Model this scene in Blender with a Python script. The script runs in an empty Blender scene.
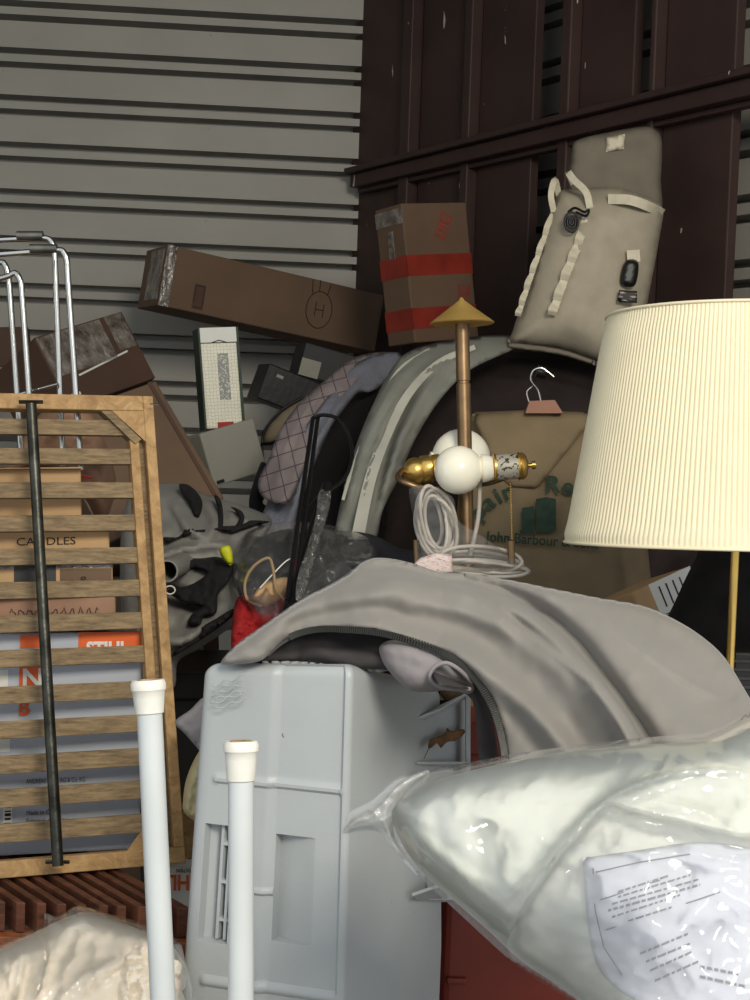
import bpy, bmesh, math, random
import numpy as np
from mathutils import Vector, Matrix, noise
from mathutils.geometry import delaunay_2d_cdt

random.seed(7)
S = bpy.context.scene
COL = S.collection
F = 1500.0

# ------------------------------------------------------------------ camera, light, exposure
cam_d = bpy.data.cameras.new('camera')
cam = bpy.data.objects.new('camera', cam_d)
COL.objects.link(cam)
cam_d.sensor_fit = 'VERTICAL'
cam_d.sensor_height = 36
cam_d.lens = 36 * F / 1000
cam_d.clip_start = 0.05
CAM = Vector((0, 0, 1.35))
RM = Matrix.Rotation(math.pi / 2 - math.atan(70 / F), 3, 'X') @ Matrix.Rotation(0.035, 3, 'Z')
cam.matrix_world = Matrix.Translation(CAM) @ RM.to_4x4()
S.camera = cam

w = bpy.data.worlds.new('sky'); S.world = w
w.use_nodes = True
bg = w.node_tree.nodes['Background']
bg.inputs[0].default_value = (0.90, 0.95, 1.0, 1)
bg.inputs[1].default_value = 0.8


def area(name, loc, target, size, sizey, power, col):
    l = bpy.data.lights.new(name, 'AREA')
    l.shape = 'RECTANGLE'; l.size = size; l.size_y = sizey; l.energy = power; l.color = col
    o = bpy.data.objects.new(name, l); COL.objects.link(o)
    o.location = loc
    o.rotation_euler = (Vector(target) - Vector(loc)).to_track_quat('-Z', 'Y').to_euler()
    return o


area('daylight_from_open_door', (0.95, -0.8, 2.8), (0.1, 2.1, 0.8), 1.0, 0.8, 80, (1.0, 0.92, 0.78))
S.view_settings.view_transform = 'Standard'
S.view_settings.look = 'None'
S.view_settings.gamma = 1
S.view_settings.use_curve_mapping = False
S.view_settings.exposure = 0.12


# ------------------------------------------------------------------ geometry helpers
def P(px, py, d):
    """point seen at (px,py) at distance d along the viewing axis"""
    return CAM + RM @ Vector(((px - 375) / F * d, (500 - py) / F * d, -d))


def lin(c):
    out = []
    for v in c:
        v /= 255.0
        out.append(v / 12.92 if v <= 0.04045 else ((v + 0.055) / 1.055) ** 2.4)
    return (*out, 1)


def wm(o):
    m = o.matrix_basis.copy()
    if o.parent:
        m = wm(o.parent) @ o.matrix_parent_inverse @ m
    return m


def tag(o, label=None, cat=None, group=None, kind=None):
    if label: o['label'] = label
    if cat: o['category'] = cat
    if group: o['group'] = group
    if kind: o['kind'] = kind
    return o


def thing(name, label, cat, loc=(0, 0, 0), M=None, group=None):
    o = bpy.data.objects.new(name, None); COL.objects.link(o)
    o.empty_display_size = 0.05
    o.matrix_basis = M if M is not None else Matrix.Translation(loc)
    return tag(o, label, cat, group)


def obj(name, verts, faces, m, parent=None, local=False, smooth=False, sharp=None):
    """one mesh object; verts in world coordinates, or in the parent's when local"""
    vs = [Vector(v) for v in verts]
    me = bpy.data.meshes.new(name)
    if parent is None:
        xs = [v.x for v in vs]; ys = [v.y for v in vs]; zs = [v.z for v in vs]
        org = Vector(((min(xs) + max(xs)) / 2, (min(ys) + max(ys)) / 2, min(zs)))
        vs = [v - org for v in vs]
    me.from_pydata(vs, [], faces)
    bm = bmesh.new(); bm.from_mesh(me)
    bmesh.ops.remove_doubles(bm, verts=bm.verts, dist=1e-6)
    bmesh.ops.recalc_face_normals(bm, faces=bm.faces)
    bm.to_mesh(me); bm.free()
    if smooth:
        for p in me.polygons: p.use_smooth = True
        if sharp:
            me.set_sharp_from_angle(angle=math.radians(sharp))
    if m: me.materials.append(m)
    o = bpy.data.objects.new(name, me); COL.objects.link(o)
    if parent is not None:
        o.parent = parent
        if not local:
            o.matrix_parent_inverse = wm(parent).inverted()
    else:
        o.location = org
    return o


class MB:
    """collects shapes of ONE part"""
    def __init__(s): s.v = []; s.f = []
    def add(s, v, f):
        n = len(s.v); s.v += [tuple(a) for a in v]; s.f += [tuple(i + n for i in q) for q in f]; return s
    def box(s, a, b, M=None):
        (x0, y0, z0), (x1, y1, z1) = a, b
        v = [Vector(p) for p in ((x0,y0,z0),(x1,y0,z0),(x1,y1,z0),(x0,y1,z0),(x0,y0,z1),(x1,y0,z1),(x1,y1,z1),(x0,y1,z1))]
        if M is not None: v = [M @ p for p in v]
        return s.add(v, [(0,3,2,1),(4,5,6,7),(0,1,5,4),(1,2,6,5),(2,3,7,6),(3,0,4,7)])
    def hexa(s, q8):
        return s.add(q8, [(0,3,2,1),(4,5,6,7),(0,1,5,4),(1,2,6,5),(2,3,7,6),(3,0,4,7)])
    def tube(s, pts, r, n=10, closed=False):
        v, f = sweep(pts, r, n, closed); return s.add(v, f)
    def lathe(s, base, axis, prof, n=28):
        v, f = lathe(base, axis, prof, n); return s.add(v, f)
    def build(s, name, m, parent=None, local=False, smooth=False, sharp=None, bevel=0, seg=2):
        o = obj(name, s.v, s.f, m, parent, local, smooth, sharp)
        if bevel:
            b = o.modifiers.new('bevel', 'BEVEL'); b.width = bevel; b.segments = seg; b.limit_method = 'ANGLE'
            b.angle_limit = math.radians(40)
        return o


def catmull(pts, n=6, closed=False):
    pts = [Vector(p) for p in pts]
    out = []
    N = len(pts)
    rng = range(N) if closed else range(N - 1)
    for i in rng:
        p1, p2 = pts[i], pts[(i + 1) % N]
        p0 = pts[i - 1] if (closed or i > 0) else p1 * 2 - p2
        p3 = pts[(i + 2) % N] if (closed or i + 2 < N) else p2 * 2 - p1
        for k in range(n):
            t = k / n
            out.append(0.5 * ((2 * p1) + (p2 - p0) * t + (2 * p0 - 5 * p1 + 4 * p2 - p3) * t * t + (3 * p1 - p0 - 3 * p2 + p3) * t ** 3))
    if not closed: out.append(pts[-1])
    return out


def sweep(pts, r, n=10, closed=False):
    pts = [Vector(p) for p in pts]
    N = len(pts)
    rr = r if isinstance(r, (list, tuple)) else [r] * N
    v = []; f = []
    up = None
    for i, p in enumerate(pts):
        if closed: t = pts[(i + 1) % N] - pts[i - 1]
        else: t = pts[min(i + 1, N - 1)] - pts[max(i - 1, 0)]
        if t.length < 1e-9: t = Vector((0, 0, 1))
        t.normalize()
        if up is None:
            up = t.orthogonal().normalized()
        up = (up - t * up.dot(t))
        if up.length < 1e-6: up = t.orthogonal()
        up.normalize()
        s_ = t.cross(up)
        for k in range(n):
            a = 2 * math.pi * k / n
            v.append(p + (up * math.cos(a) + s_ * math.sin(a)) * rr[i])
    for i in range(N if closed else N - 1):
        j = (i + 1) % N
        for k in range(n):
            f.append((i * n + k, i * n + (k + 1) % n, j * n + (k + 1) % n, j * n + k))
    if not closed:
        f.append(tuple(range(n - 1, -1, -1))); f.append(tuple((N - 1) * n + k for k in range(n)))
    return v, f


def lathe(base, axis, prof, n=28):
    base = Vector(base); ax = Vector(axis).normalized()
    a = ax.orthogonal().normalized(); b = ax.cross(a)
    v = []; f = []
    for r, z in prof:
        r = max(r, 1e-5)
        for k in range(n):
            t = 2 * math.pi * k / n
            v.append(base + ax * z + (a * math.cos(t) + b * math.sin(t)) * r)
    for i in range(len(prof) - 1):
        for k in range(n):
            f.append((i * n + k, i * n + (k + 1) % n, (i + 1) * n + (k + 1) % n, (i + 1) * n + k))
    f.append(tuple(range(n - 1, -1, -1))); f.append(tuple((len(prof) - 1) * n + k for k in range(n)))
    return v, f


def frame(A, B, D):
    """rigid frame from three pixel+distance corners: bottom left, bottom right, top left"""
    A = P(*A); B = P(*B); D = P(*D)
    x = (B - A); W = x.length; x.normalize()
    z = (D - A); z = z - x * z.dot(x); H = z.length; z.normalize()
    y = z.cross(x)
    M = Matrix((x, y, z)).transposed().to_4x4()
    M.translation = A
    return M, W, H


# ---- soft shapes: an outline with real depth, rounded rim, folds and a back side
def rbf(samples):
    if isinstance(samples, (int, float)):
        return lambda q: np.full(len(q), float(samples))
    s = np.array(samples, float)
    X = s[:, :2] / 100.0
    n = len(X)
    def ph(r): return np.where(r > 1e-9, r * r * np.log(np.maximum(r, 1e-9)), 0)
    K = ph(np.linalg.norm(X[:, None] - X[None], axis=2)) + np.eye(n) * 1e-3
    Q = np.hstack([np.ones((n, 1)), X])
    A = np.zeros((n + 3, n + 3)); A[:n, :n] = K; A[:n, n:] = Q; A[n:, :n] = Q.T
    try:
        c = np.linalg.solve(A, np.concatenate([s[:, 2], np.zeros(3)]))
    except np.linalg.LinAlgError:
        c = np.linalg.lstsq(A, np.concatenate([s[:, 2], np.zeros(3)]), rcond=None)[0]
    def fn(q):
        q = np.asarray(q, float) / 100.0
        return ph(np.linalg.norm(q[:, None] - X[None], axis=2)) @ c[:n] + c[n] + q @ c[n + 1:]
    return fn


def seg_dist(q, pts, closed=False):
    """distance, side sign and position 0..1 along a polyline"""
    pts = np.array(pts, float)
    a = pts if closed else pts[:-1]
    b = np.roll(pts, -1, 0) if closed else pts[1:]
    best = np.full(len(q), 1e9); sg = np.zeros(len(q)); tt = np.zeros(len(q))
    L = np.linalg.norm(b - a, axis=1); cum = np.concatenate([[0], np.cumsum(L)]); tot = cum[-1]
    for i in range(len(a)):
        e = b[i] - a[i]; l2 = max(e @ e, 1e-9)
        t = np.clip(((q - a[i]) @ e) / l2, 0, 1)
        d = np.linalg.norm(q - (a[i] + t[:, None] * e), axis=1)
        m = d < best
        best[m] = d[m]
        c = e[0] * (q[:, 1] - a[i][1]) - e[1] * (q[:, 0] - a[i][0])
        sg[m] = np.sign(c[m]); tt[m] = ((cum[i] + t * L[i]) / tot)[m]
    return best, sg, tt


def inside(q, poly):
    poly = np.array(poly, float); x, y = q[:, 0], q[:, 1]
    r = np.zeros(len(q), bool); j = len(poly) - 1
    for i in range(len(poly)):
        xi, yi = poly[i]; xj, yj = poly[j]
        c = ((yi > y) != (yj > y)) & (x < (xj - xi) * (y - yi) / ((yj - yi) if abs(yj - yi) > 1e-9 else 1e-9) + xi)
        r ^= c; j = i
    return r


def fold_disp(q, folds):
    out = np.zeros(len(q))
    for fd in folds:
        pts, amp, wd = fd[0], fd[1], fd[2]
        kind = fd[3] if len(fd) > 3 else 'g'
        c2 = [tuple(v[:2]) for v in catmull([(a, b, 0) for a, b in pts], 5)] if len(pts) > 2 else pts
        d, s, t = seg_dist(q, c2)
        tp = np.clip(np.minimum(t, 1 - t) * 6, 0, 1) ** 0.7
        if kind == 'g': out += amp * tp * np.exp(-(d / wd) ** 2)
        elif kind == 'r': out += amp * tp * np.exp(-d / wd)
        elif kind == 'lap':      # raised on the + side, falls away sharply on the other
            out += amp * tp * np.where(s > 0, np.exp(-d / wd), np.exp(-(d / 4.0) ** 2))
        elif kind == 'lap-':
            out += amp * tp * np.where(s < 0, np.exp(-d / wd), np.exp(-(d / 4.0) ** 2))
    return out


def wrinkle(q, amp, scale, seed=0, stretch=(1, 1), ridge=False):
    o = np.zeros(len(q))
    for i, (x, y) in enumerate(q):
        v = noise.noise(Vector((x / scale * stretch[0] + seed * 13.1, y / scale * stretch[1] - seed * 7.7, seed)))
        v2 = noise.noise(Vector((x / scale * 2.3 * stretch[0] + seed * 3.1, y / scale * 2.3 * stretch[1], seed + 5)))
        if ridge: v = 0.5 - abs(v) * 2; v2 = 0.5 - abs(v2) * 2
        o[i] = v + 0.45 * v2
    return o * amp


def relief(name, poly, depth, bulge, edge, m, parent=None, step=6, folds=(), wr=(), back=None, rough=True, curve=True, film=False, off=0.0, sharp=None):
    if curve:
        pl = [tuple(v[:2]) for v in catmull([(a, b, 0) for a, b in poly], 5, True)]
    else:
        pl = list(poly)
    # resample the outline
    rs = []
    for i in range(len(pl)):
        a = np.array(pl[i]); b = np.array(pl[(i + 1) % len(pl)])
        L = np.linalg.norm(b - a)
        k = max(1, int(round(L / step)))
        for j in range(k): rs.append(tuple(a + (b - a) * j / k))
    rs2 = []
    for p in rs:
        if not rs2 or math.dist(p, rs2[-1]) > step * 0.3: rs2.append(p)
    rs = rs2
    arr = np.array(rs)
    x0, y0 = arr.min(0); x1, y1 = arr.max(0)
    g = []
    row = 0
    yy = y0
    while yy <= y1:
        xx = x0 + (step / 2 if row % 2 else 0)
        while xx <= x1: g.append((xx, yy)); xx += step
        yy += step * 0.87; row += 1
    g = np.array(g)
    g = g[inside(g, rs)]
    if len(g):
        dd, _, _ = seg_dist(g, rs, True)
        g = g[dd > step * 0.6]
    allp = np.vstack([arr, g]) if len(g) else arr
    nb = len(rs)
    vin = [Vector(p) for p in allp.tolist()]
    vo, eo, fo, ov, oe, of = delaunay_2d_cdt(vin, [(i, (i + 1) % nb) for i in range(nb)], [], 1, 1e-5)
    q = np.array([(v.x, v.y) for v in vo])
    onb = np.array([any(i < nb for i in o_) for o_ in ov])
    dist, _, _ = seg_dist(q, rs, True); dist[onb] = 0
    t = np.clip(dist / edge, 0, 1)
    prof = np.sqrt(np.clip(1 - (1 - t) ** 2, 0, 1))
    D = rbf(depth)(q)
    fadein = np.clip(dist / max(edge * 0.5, 1), 0, 1)
    dis = fold_disp(q, folds) * fadein if folds else 0
    for a in wr: dis = dis + wrinkle(q, *a) * fadein
    front = D - bulge * prof - dis - off
    bk = bulge if back is None else back
    verts = [P(q[i, 0], q[i, 1], front[i]) for i in range(len(q))]
    faces = [tuple(f_) for f_ in fo]
    if not film:
        n = len(verts)
        idx = {}
        for i in range(len(q)):
            if onb[i]: idx[i] = i
            else:
                idx[i] = len(verts); verts.append(P(q[i, 0], q[i, 1], D[i] + bk * prof[i] + 0.002 - dis[i] * 0.0 if not isinstance(dis, int) else D[i] + bk * prof[i] + 0.002))
        faces += [tuple(idx[k] for k in reversed(f_)) for f_ in fo if not all(onb[k] for k in f_)]
    return obj(name, verts, faces, m, parent, smooth=True, sharp=sharp)


def strip(name, pts, wpx, d, m, parent=None, th=0.003, step=3, lift=None):
    """a flat band with thickness following points (px,py[,d])"""
    pp = [(p[0], p[1], p[2] if len(p) > 2 else d) for p in pts]
    c = catmull(pp, 6) if len(pp) > 2 else [Vector(p) for p in pp]
    v = []; f = []
    ws = wpx if isinstance(wpx, (list, tuple)) else None
    N = len(c)
    for i, p in enumerate(c):
        t = c[min(i + 1, N - 1)] - c[max(i - 1, 0)]
        nn = Vector((-t.y, t.x, 0)); nn.normalize()
        wd = (ws[0] + (ws[1] - ws[0]) * i / (N - 1)) if ws else wpx
        a = p + nn * wd / 2; b = p - nn * wd / 2
        v += [P(a.x, a.y, a.z), P(b.x, b.y, b.z), P(b.x, b.y, b.z + th), P(a.x, a.y, a.z + th)]
    for i in range(N - 1):
        for k in range(4):
            f.append((i * 4 + k, i * 4 + (k + 1) % 4, (i + 1) * 4 + (k + 1) % 4, (i + 1) * 4 + k))
    f.append((0, 1, 2, 3)); f.append(tuple((N - 1) * 4 + k for k in (3, 2, 1, 0)))
    return obj(name, v, f, m, parent, smooth=True, sharp=35)


def ptube(name, pts, r, m, parent=None, n=10, curve=True, closed=False):
    w_ = [P(*p) for p in pts]
    if curve and len(w_) > 2: w_ = catmull(w_, 8, closed)
    v, f = sweep(w_, r, n, closed)
    return obj(name, v, f, m, parent, smooth=True, sharp=50)


def text_verts(s, size, ext=0.0004, bold=0.0):
    c = bpy.data.curves.new('t', 'FONT'); c.body = s; c.size = size; c.extrude = ext; c.offset = bold
    c.resolution_u = 3
    o = bpy.data.objects.new('t', c); COL.objects.link(o)
    dg = bpy.context.evaluated_depsgraph_get()
    me = bpy.data.meshes.new_from_object(o.evaluated_get(dg))
    v = [Vector(a.co) for a in me.vertices]; f = [tuple(p.vertices) for p in me.polygons]
    bpy.data.objects.remove(o); bpy.data.curves.remove(c); bpy.data.meshes.remove(me)
    return v, f


def text_local(mb, s, x, z, size, y=-0.0006, rot=0, sx=1.0, bold=0.0):
    """letters standing on the face y=0 of a frame (x right, z up)"""
    v, f = text_verts(s, size, bold=bold)
    c, sn = math.cos(rot), math.sin(rot)
    out = []
    for a in v:
        X = a.x * sx; Z = a.y
        out.append((x + X * c - Z * sn, y - a.z, z + X * sn + Z * c))
    mb.add(out, f)
    return mb


# ------------------------------------------------------------------ materials
def mat(name, col, rough=0.6, metal=0.0, var=0.12, vs=8.0, bump=0.15, bs=60.0, col2=None, spec=0.4, fine=None, stretch=(1, 1, 1), sheen=0, sub=0.0, bdist=0.004, detail=6):
    m = bpy.data.materials.new(name); m.use_nodes = True
    nt = m.node_tree; N = nt.nodes; L = nt.links
    b = N['Principled BSDF']
    b.inputs['Roughness'].default_value = rough; b.inputs['Metallic'].default_value = metal
    b.inputs['Specular IOR Level'].default_value = spec
    if sheen: b.inputs['Sheen Weight'].default_value = sheen
    if sub:
        b.inputs['Subsurface Weight'].default_value = sub
        b.inputs['Subsurface Radius'].default_value = (0.02, 0.018, 0.015)
    tc = N.new('ShaderNodeTexCoord'); mp = N.new('ShaderNodeMapping')
    mp.inputs['Scale'].default_value = stretch
    L.new(tc.outputs['Object'], mp.inputs['Vector'])
    n1 = N.new('ShaderNodeTexNoise'); n1.inputs['Scale'].default_value = vs; n1.inputs['Detail'].default_value = detail
    L.new(mp.outputs[0], n1.inputs['Vector'])
    cr = N.new('ShaderNodeValToRGB')
    c = lin(col)
    c2 = lin(col2) if col2 else tuple(x * (1 - var * 2.0) for x in c[:3]) + (1,)
    c1 = c if col2 else tuple(min(1, x * (1 + var)) for x in c[:3]) + (1,)
    cr.color_ramp.elements[0].position = 0.3; cr.color_ramp.elements[1].position = 0.7
    cr.color_ramp.elements[0].color = c2; cr.color_ramp.elements[1].color = c1
    L.new(n1.outputs['Fac'], cr.inputs[0]); L.new(cr.outputs[0], b.inputs['Base Color'])
    if bump:
        n2 = N.new('ShaderNodeTexNoise'); n2.inputs['Scale'].default_value = bs; n2.inputs['Detail'].default_value = 4
        L.new(mp.outputs[0], n2.inputs['Vector'])
        bp = N.new('ShaderNodeBump'); bp.inputs['Strength'].default_value = bump; bp.inputs['Distance'].default_value = bdist
        L.new(n2.outputs['Fac'], bp.inputs['Height']); L.new(bp.outputs[0], b.inputs['Normal'])
    return m


def wood(name, light, dark, rough=0.6, scale=(1, 1, 1), ring=18, wob=0.8):
    m = bpy.data.materials.new(name); m.use_nodes = True
    N = m.node_tree.nodes; L = m.node_tree.links
    b = N['Principled BSDF']; b.inputs['Roughness'].default_value = rough; b.inputs['Specular IOR Level'].default_value = 0.3
    tc = N.new('ShaderNodeTexCoord'); mp = N.new('ShaderNodeMapping'); mp.inputs['Scale'].default_value = scale
    L.new(tc.outputs['Object'], mp.inputs[0])
    n = N.new('ShaderNodeTexNoise'); n.inputs['Scale'].default_value = ring; n.inputs['Detail'].default_value = 8; n.inputs['Roughness'].default_value = 0.7
    n.inputs['Distortion'].default_value = wob
    L.new(mp.outputs[0], n.inputs[0])
    cr = N.new('ShaderNodeValToRGB'); cr.color_ramp.elements[0].position = 0.35; cr.color_ramp.elements[1].position = 0.65
    cr.color_ramp.elements[0].color = lin(dark); cr.color_ramp.elements[1].color = lin(light)
    L.new(n.outputs['Fac'], cr.inputs[0]); L.new(cr.outputs[0], b.inputs['Base Color'])
    bp = N.new('ShaderNodeBump'); bp.inputs['Strength'].default_value = 0.25; bp.inputs['Distance'].default_value = 0.002
    L.new(n.outputs['Fac'], bp.inputs['Height']); L.new(bp.outputs[0], b.inputs['Normal'])
    return m


def film_mat(name, haze=0.12, rough=0.12, tint=(255, 255, 255), bs=25, bump=0.6, gl=0.25):
    m = bpy.data.materials.new(name); m.use_nodes = True
    N = m.node_tree.nodes; L = m.node_tree.links
    N.remove(N['Principled BSDF']); out = N['Material Output']
    tr = N.new('ShaderNodeBsdfTransparent'); tr.inputs[0].default_value = lin(tint)
    gl_ = N.new('ShaderNodeBsdfGlossy'); gl_.inputs['Roughness'].default_value = rough
    gl_.inputs[0].default_value = (1, 1, 1, 1)
    df = N.new('ShaderNodeBsdfDiffuse'); df.inputs[0].default_value = (0.85, 0.86, 0.84, 1)
    tc = N.new('ShaderNodeTexCoord')
    n = N.new('ShaderNodeTexNoise'); n.inputs['Scale'].default_value = bs; n.inputs['Detail'].default_value = 5; n.inputs['Distortion'].default_value = 1.2
    L.new(tc.outputs['Object'], n.inputs[0])
    bp = N.new('ShaderNodeBump'); bp.inputs['Strength'].default_value = bump; bp.inputs['Distance'].default_value = 0.01
    L.new(n.outputs['Fac'], bp.inputs['Height'])
    L.new(bp.outputs[0], gl_.inputs['Normal'])
    fr = N.new('ShaderNodeFresnel'); fr.inputs[0].default_value = 1.5; L.new(bp.outputs[0], fr.inputs['Normal'])
    mul = N.new('ShaderNodeMath'); mul.operation = 'MULTIPLY_ADD'; mul.inputs[1].default_value = 1.0 + gl; mul.inputs[2].default_value = gl * 0.2
    L.new(fr.outputs[0], mul.inputs[0])
    a = N.new('ShaderNodeMixShader'); a.inputs[0].default_value = haze
    L.new(tr.outputs[0], a.inputs[1]); L.new(df.outputs[0], a.inputs[2])
    c = N.new('ShaderNodeMixShader'); L.new(mul.outputs[0], c.inputs[0]); L.new(a.outputs[0], c.inputs[1]); L.new(gl_.outputs[0], c.inputs[2])
    L.new(c.outputs[0], out.inputs[0])
    return m


def tex_mix(m, kind, scale, col, thr=0.5, stretch=(1, 1, 1)):
    """lay a procedural pattern (plaid, honeycomb, weave) of another colour over a material"""
    N = m.node_tree.nodes; L = m.node_tree.links
    b = N['Principled BSDF']; src = b.inputs['Base Color'].links[0].from_socket
    tc = N.new('ShaderNodeTexCoord'); mp = N.new('ShaderNodeMapping'); mp.inputs['Scale'].default_value = stretch
    L.new(tc.outputs['Object'], mp.inputs[0])
    if kind == 'hex':
        t = N.new('ShaderNodeTexVoronoi'); t.feature = 'DISTANCE_TO_EDGE'; t.inputs['Scale'].default_value = scale; t.inputs['Randomness'].default_value = 0.35
        L.new(mp.outputs[0], t.inputs['Vector'])
        c = N.new('ShaderNodeMath'); c.operation = 'LESS_THAN'; c.inputs[1].default_value = thr; L.new(t.outputs['Distance'], c.inputs[0])
    elif kind == 'brick':
        t = N.new('ShaderNodeTexBrick'); t.inputs['Scale'].default_value = scale; t.offset = 0.0; mp.inputs['Rotation'].default_value = (1.5708, 0.0, 0.35); t.inputs['Brick Width'].default_value = 0.4; t.inputs['Row Height'].default_value = 0.4
        t.inputs['Mortar Size'].default_value = thr; t.inputs['Color1'].default_value = (0, 0, 0, 1); t.inputs['Color2'].default_value = (0, 0, 0, 1)
        t.inputs['Mortar'].default_value = (1, 1, 1, 1)
        L.new(mp.outputs[0], t.inputs['Vector']); c = t
    else:
        t = N.new('ShaderNodeTexNoise'); t.inputs['Scale'].default_value = scale; t.inputs['Detail'].default_value = 8
        L.new(mp.outputs[0], t.inputs['Vector'])
        c = N.new('ShaderNodeMath'); c.operation = 'GREATER_THAN'; c.inputs[1].default_value = thr; L.new(t.outputs['Fac'], c.inputs[0])
    mx = N.new('ShaderNodeMix'); mx.data_type = 'RGBA'
    L.new(c.outputs[0], mx.inputs['Factor']); L.new(src, mx.inputs['A']); mx.inputs['B'].default_value = lin(col)
    L.new(mx.outputs['Result'], b.inputs['Base Color'])
    return m


M = {}
M['corr'] = mat('painted_corrugated_steel', (164, 161, 152), 0.55, 0.0, 0.05, 3, 0.05, 40, spec=0.5)
M['floor'] = mat('concrete', (105, 102, 96), 0.85)
M['ceil'] = mat('ceiling_sheet', (90, 90, 86), 0.7)
M['maroon'] = tex_mix(mat('maroon_paint', (64, 47, 43), 0.55, 0, 0.12, 5, 0.2, 30), 'noise', 26, (190, 185, 175), 0.70, (1, 1, 0.3))
M['rod'] = mat('dark_iron', (72, 72, 66), 0.38, 0.85, 0.3, 40, 0.2, 90)
M['chrome'] = mat('chrome', (205, 205, 200), 0.16, 1.0, 0.05, 20, 0.03, 40)
M['steel'] = mat('dull_steel', (120, 118, 112), 0.35, 0.8, 0.2, 40, 0.1, 60)
M['brass'] = mat('aged_brass', (142, 116, 86), 0.4, 0.85, 0.12, 30, 0.05, 60)
M['gold'] = mat('polished_brass', (226, 188, 104), 0.3, 0.9, 0.08, 20, 0.05, 60)
M['satin'] = mat('satin_brass', (214, 176, 98), 0.5, 0.65, 0.06, 30, 0.03)
M['bulb'] = mat('opal_glass', (255, 248, 228), 0.16, 0, 0.01, 5, 0, spec=0.6, sub=0.4)
M['white_plastic'] = mat('white_plastic', (232, 230, 220), 0.4, 0, 0.04, 20, 0.03)
M['pole'] = tex_mix(mat('white_painted_tube', (206, 211, 211), 0.38, 0, 0.03, 12, 0.04, 40), 'noise', 55, (120, 105, 85), 0.76)
M['cap'] = tex_mix(mat('white_rubber', (232, 230, 220), 0.5, 0, 0.05, 30, 0.08, 60), 'noise', 70, (175, 140, 95), 0.70)
M['worn'] = mat('worn_rubber', (196, 168, 128), 0.7, 0, 0.25, 90)
M['tote'] = tex_mix(mat('grey_plastic', (178, 183, 184), 0.42, 0, 0.04, 6, 0.05, 160, spec=0.5), 'noise', 60, (110, 105, 95), 0.775)
M['redbin'] = mat('red_plastic', (124, 48, 34), 0.45, 0, 0.1, 6, 0.05)
M['card'] = mat('cardboard', (106, 84, 66), 0.8, 0, 0.08, 6, 0.1, 80)
M['card_dark'] = mat('cardboard_dark', (84, 62, 50), 0.8, 0, 0.08, 6, 0.1, 80)
M['card_light'] = mat('kraft_cardboard', (190, 155, 112), 0.8, 0, 0.06, 6, 0.1, 80)
M['paper'] = mat('white_paper', (225, 224, 215), 0.7, 0, 0.03)
M['ink'] = mat('black_ink', (32, 30, 30), 0.7, 0, 0.05)
M['greyink'] = mat('grey_ink', (86, 86, 90), 0.7)
M['ink_red'] = mat('red_ink', (168, 48, 44), 0.7, 0, 0.1)
M['tape_clear'] = mat('clear_tape', (150, 142, 134), 0.16, 0, 0.25, 26, 1.0, 45, col2=(66, 54, 46), bdist=0.01, spec=0.8)
M['tape_red'] = mat('red_tape', (140, 48, 36), 0.35, 0, 0.15, 15, 0.1)
M['orange'] = mat('orange_print', (226, 98, 34), 0.5, 0, 0.04)
M['stihl'] = mat('coated_carton', (184, 190, 200), 0.45, 0, 0.04, 5, 0.02)
M['wood'] = wood('weathered_pine', (186, 150, 102), (140, 108, 68), 0.65, (3, 3, 3), 14)
M['slat'] = wood('grey_weathered_slat', (148, 126, 94), (98, 82, 60), 0.75, (0.5, 6, 16), 13, 0.3)
M['teak'] = wood('oiled_teak', (112, 70, 52), (68, 42, 30), 0.5, (2, 2, 6), 12)
M['teak_l'] = wood('teak_rail', (160, 96, 58), (120, 68, 42), 0.5, (2, 2, 8), 12)
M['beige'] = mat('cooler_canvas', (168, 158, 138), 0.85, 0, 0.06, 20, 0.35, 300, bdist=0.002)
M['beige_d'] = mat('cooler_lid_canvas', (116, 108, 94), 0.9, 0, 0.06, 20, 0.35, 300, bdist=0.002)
M['web'] = mat('cream_webbing', (205, 196, 172), 0.8, 0, 0.06, 60, 0.4, 250, bdist=0.002)
M['black'] = mat('black_plastic', (22, 21, 22), 0.4, 0, 0.1)
M['blackcloth'] = mat('black_cloth', (26, 23, 23), 0.9, 0, 0.2, 12, 0.3, 90)
M['darkcloth'] = mat('dark_brown_cloth', (44, 34, 32), 0.9, 0, 0.2, 12, 0.3, 90)
M['jacket'] = mat('grey_softshell', (136, 132, 126), 0.75, 0, 0.02, 9, 0.12, 500, spec=0.3, bdist=0.001, sheen=0.25)
M['lining'] = mat('dark_lining', (66, 62, 62), 0.8, 0, 0.05, 9, 0.1, 300)
M['collar'] = mat('grey_lavender_facing', (140, 135, 136), 0.75, 0, 0.04, 9, 0.1, 300)
M['zip'] = mat('zip_teeth', (52, 52, 48), 0.4, 0.3, 0.1)
M['pillow'] = mat('white_cotton', (212, 216, 208), 0.75, 0, 0.02, 9, 0.1, 120, sub=0.1)
M['comforter'] = mat('ivory_quilt', (238, 228, 210), 0.7, 0, 0.03, 9, 0.15, 60)
M['film'] = film_mat('clear_polythene', 0.12, 0.09, bs=8, bump=0.1, gl=0.0)
M['film_thin2'] = film_mat('second_polythene_layer', 0.12, 0.12, bs=8, bump=0.06, gl=-0.2)
M['film_thick'] = film_mat('layered_polythene', 0.30, 0.1, bs=18, bump=0.15, gl=0.1)
M['film_grey'] = film_mat('crinkled_polythene', 0.06, 0.18, bs=18, bump=0.3, gl=-0.1)
M['film_thin'] = film_mat('thin_clear_bag', 0.10, 0.35, bs=18, bump=0.2, gl=-0.35)
M['shade'] = mat('pleated_shade_cloth', (232, 222, 190), 0.8, 0, 0.02, 20, 0.05, 300, sub=0.15)
M['plaid'] = tex_mix(mat('plaid_cotton', (140, 128, 126), 0.85, 0, 0.05, 12, 0.2, 200), 'brick', 13, (84, 72, 80), 0.016, (1, 1, 1))
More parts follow.
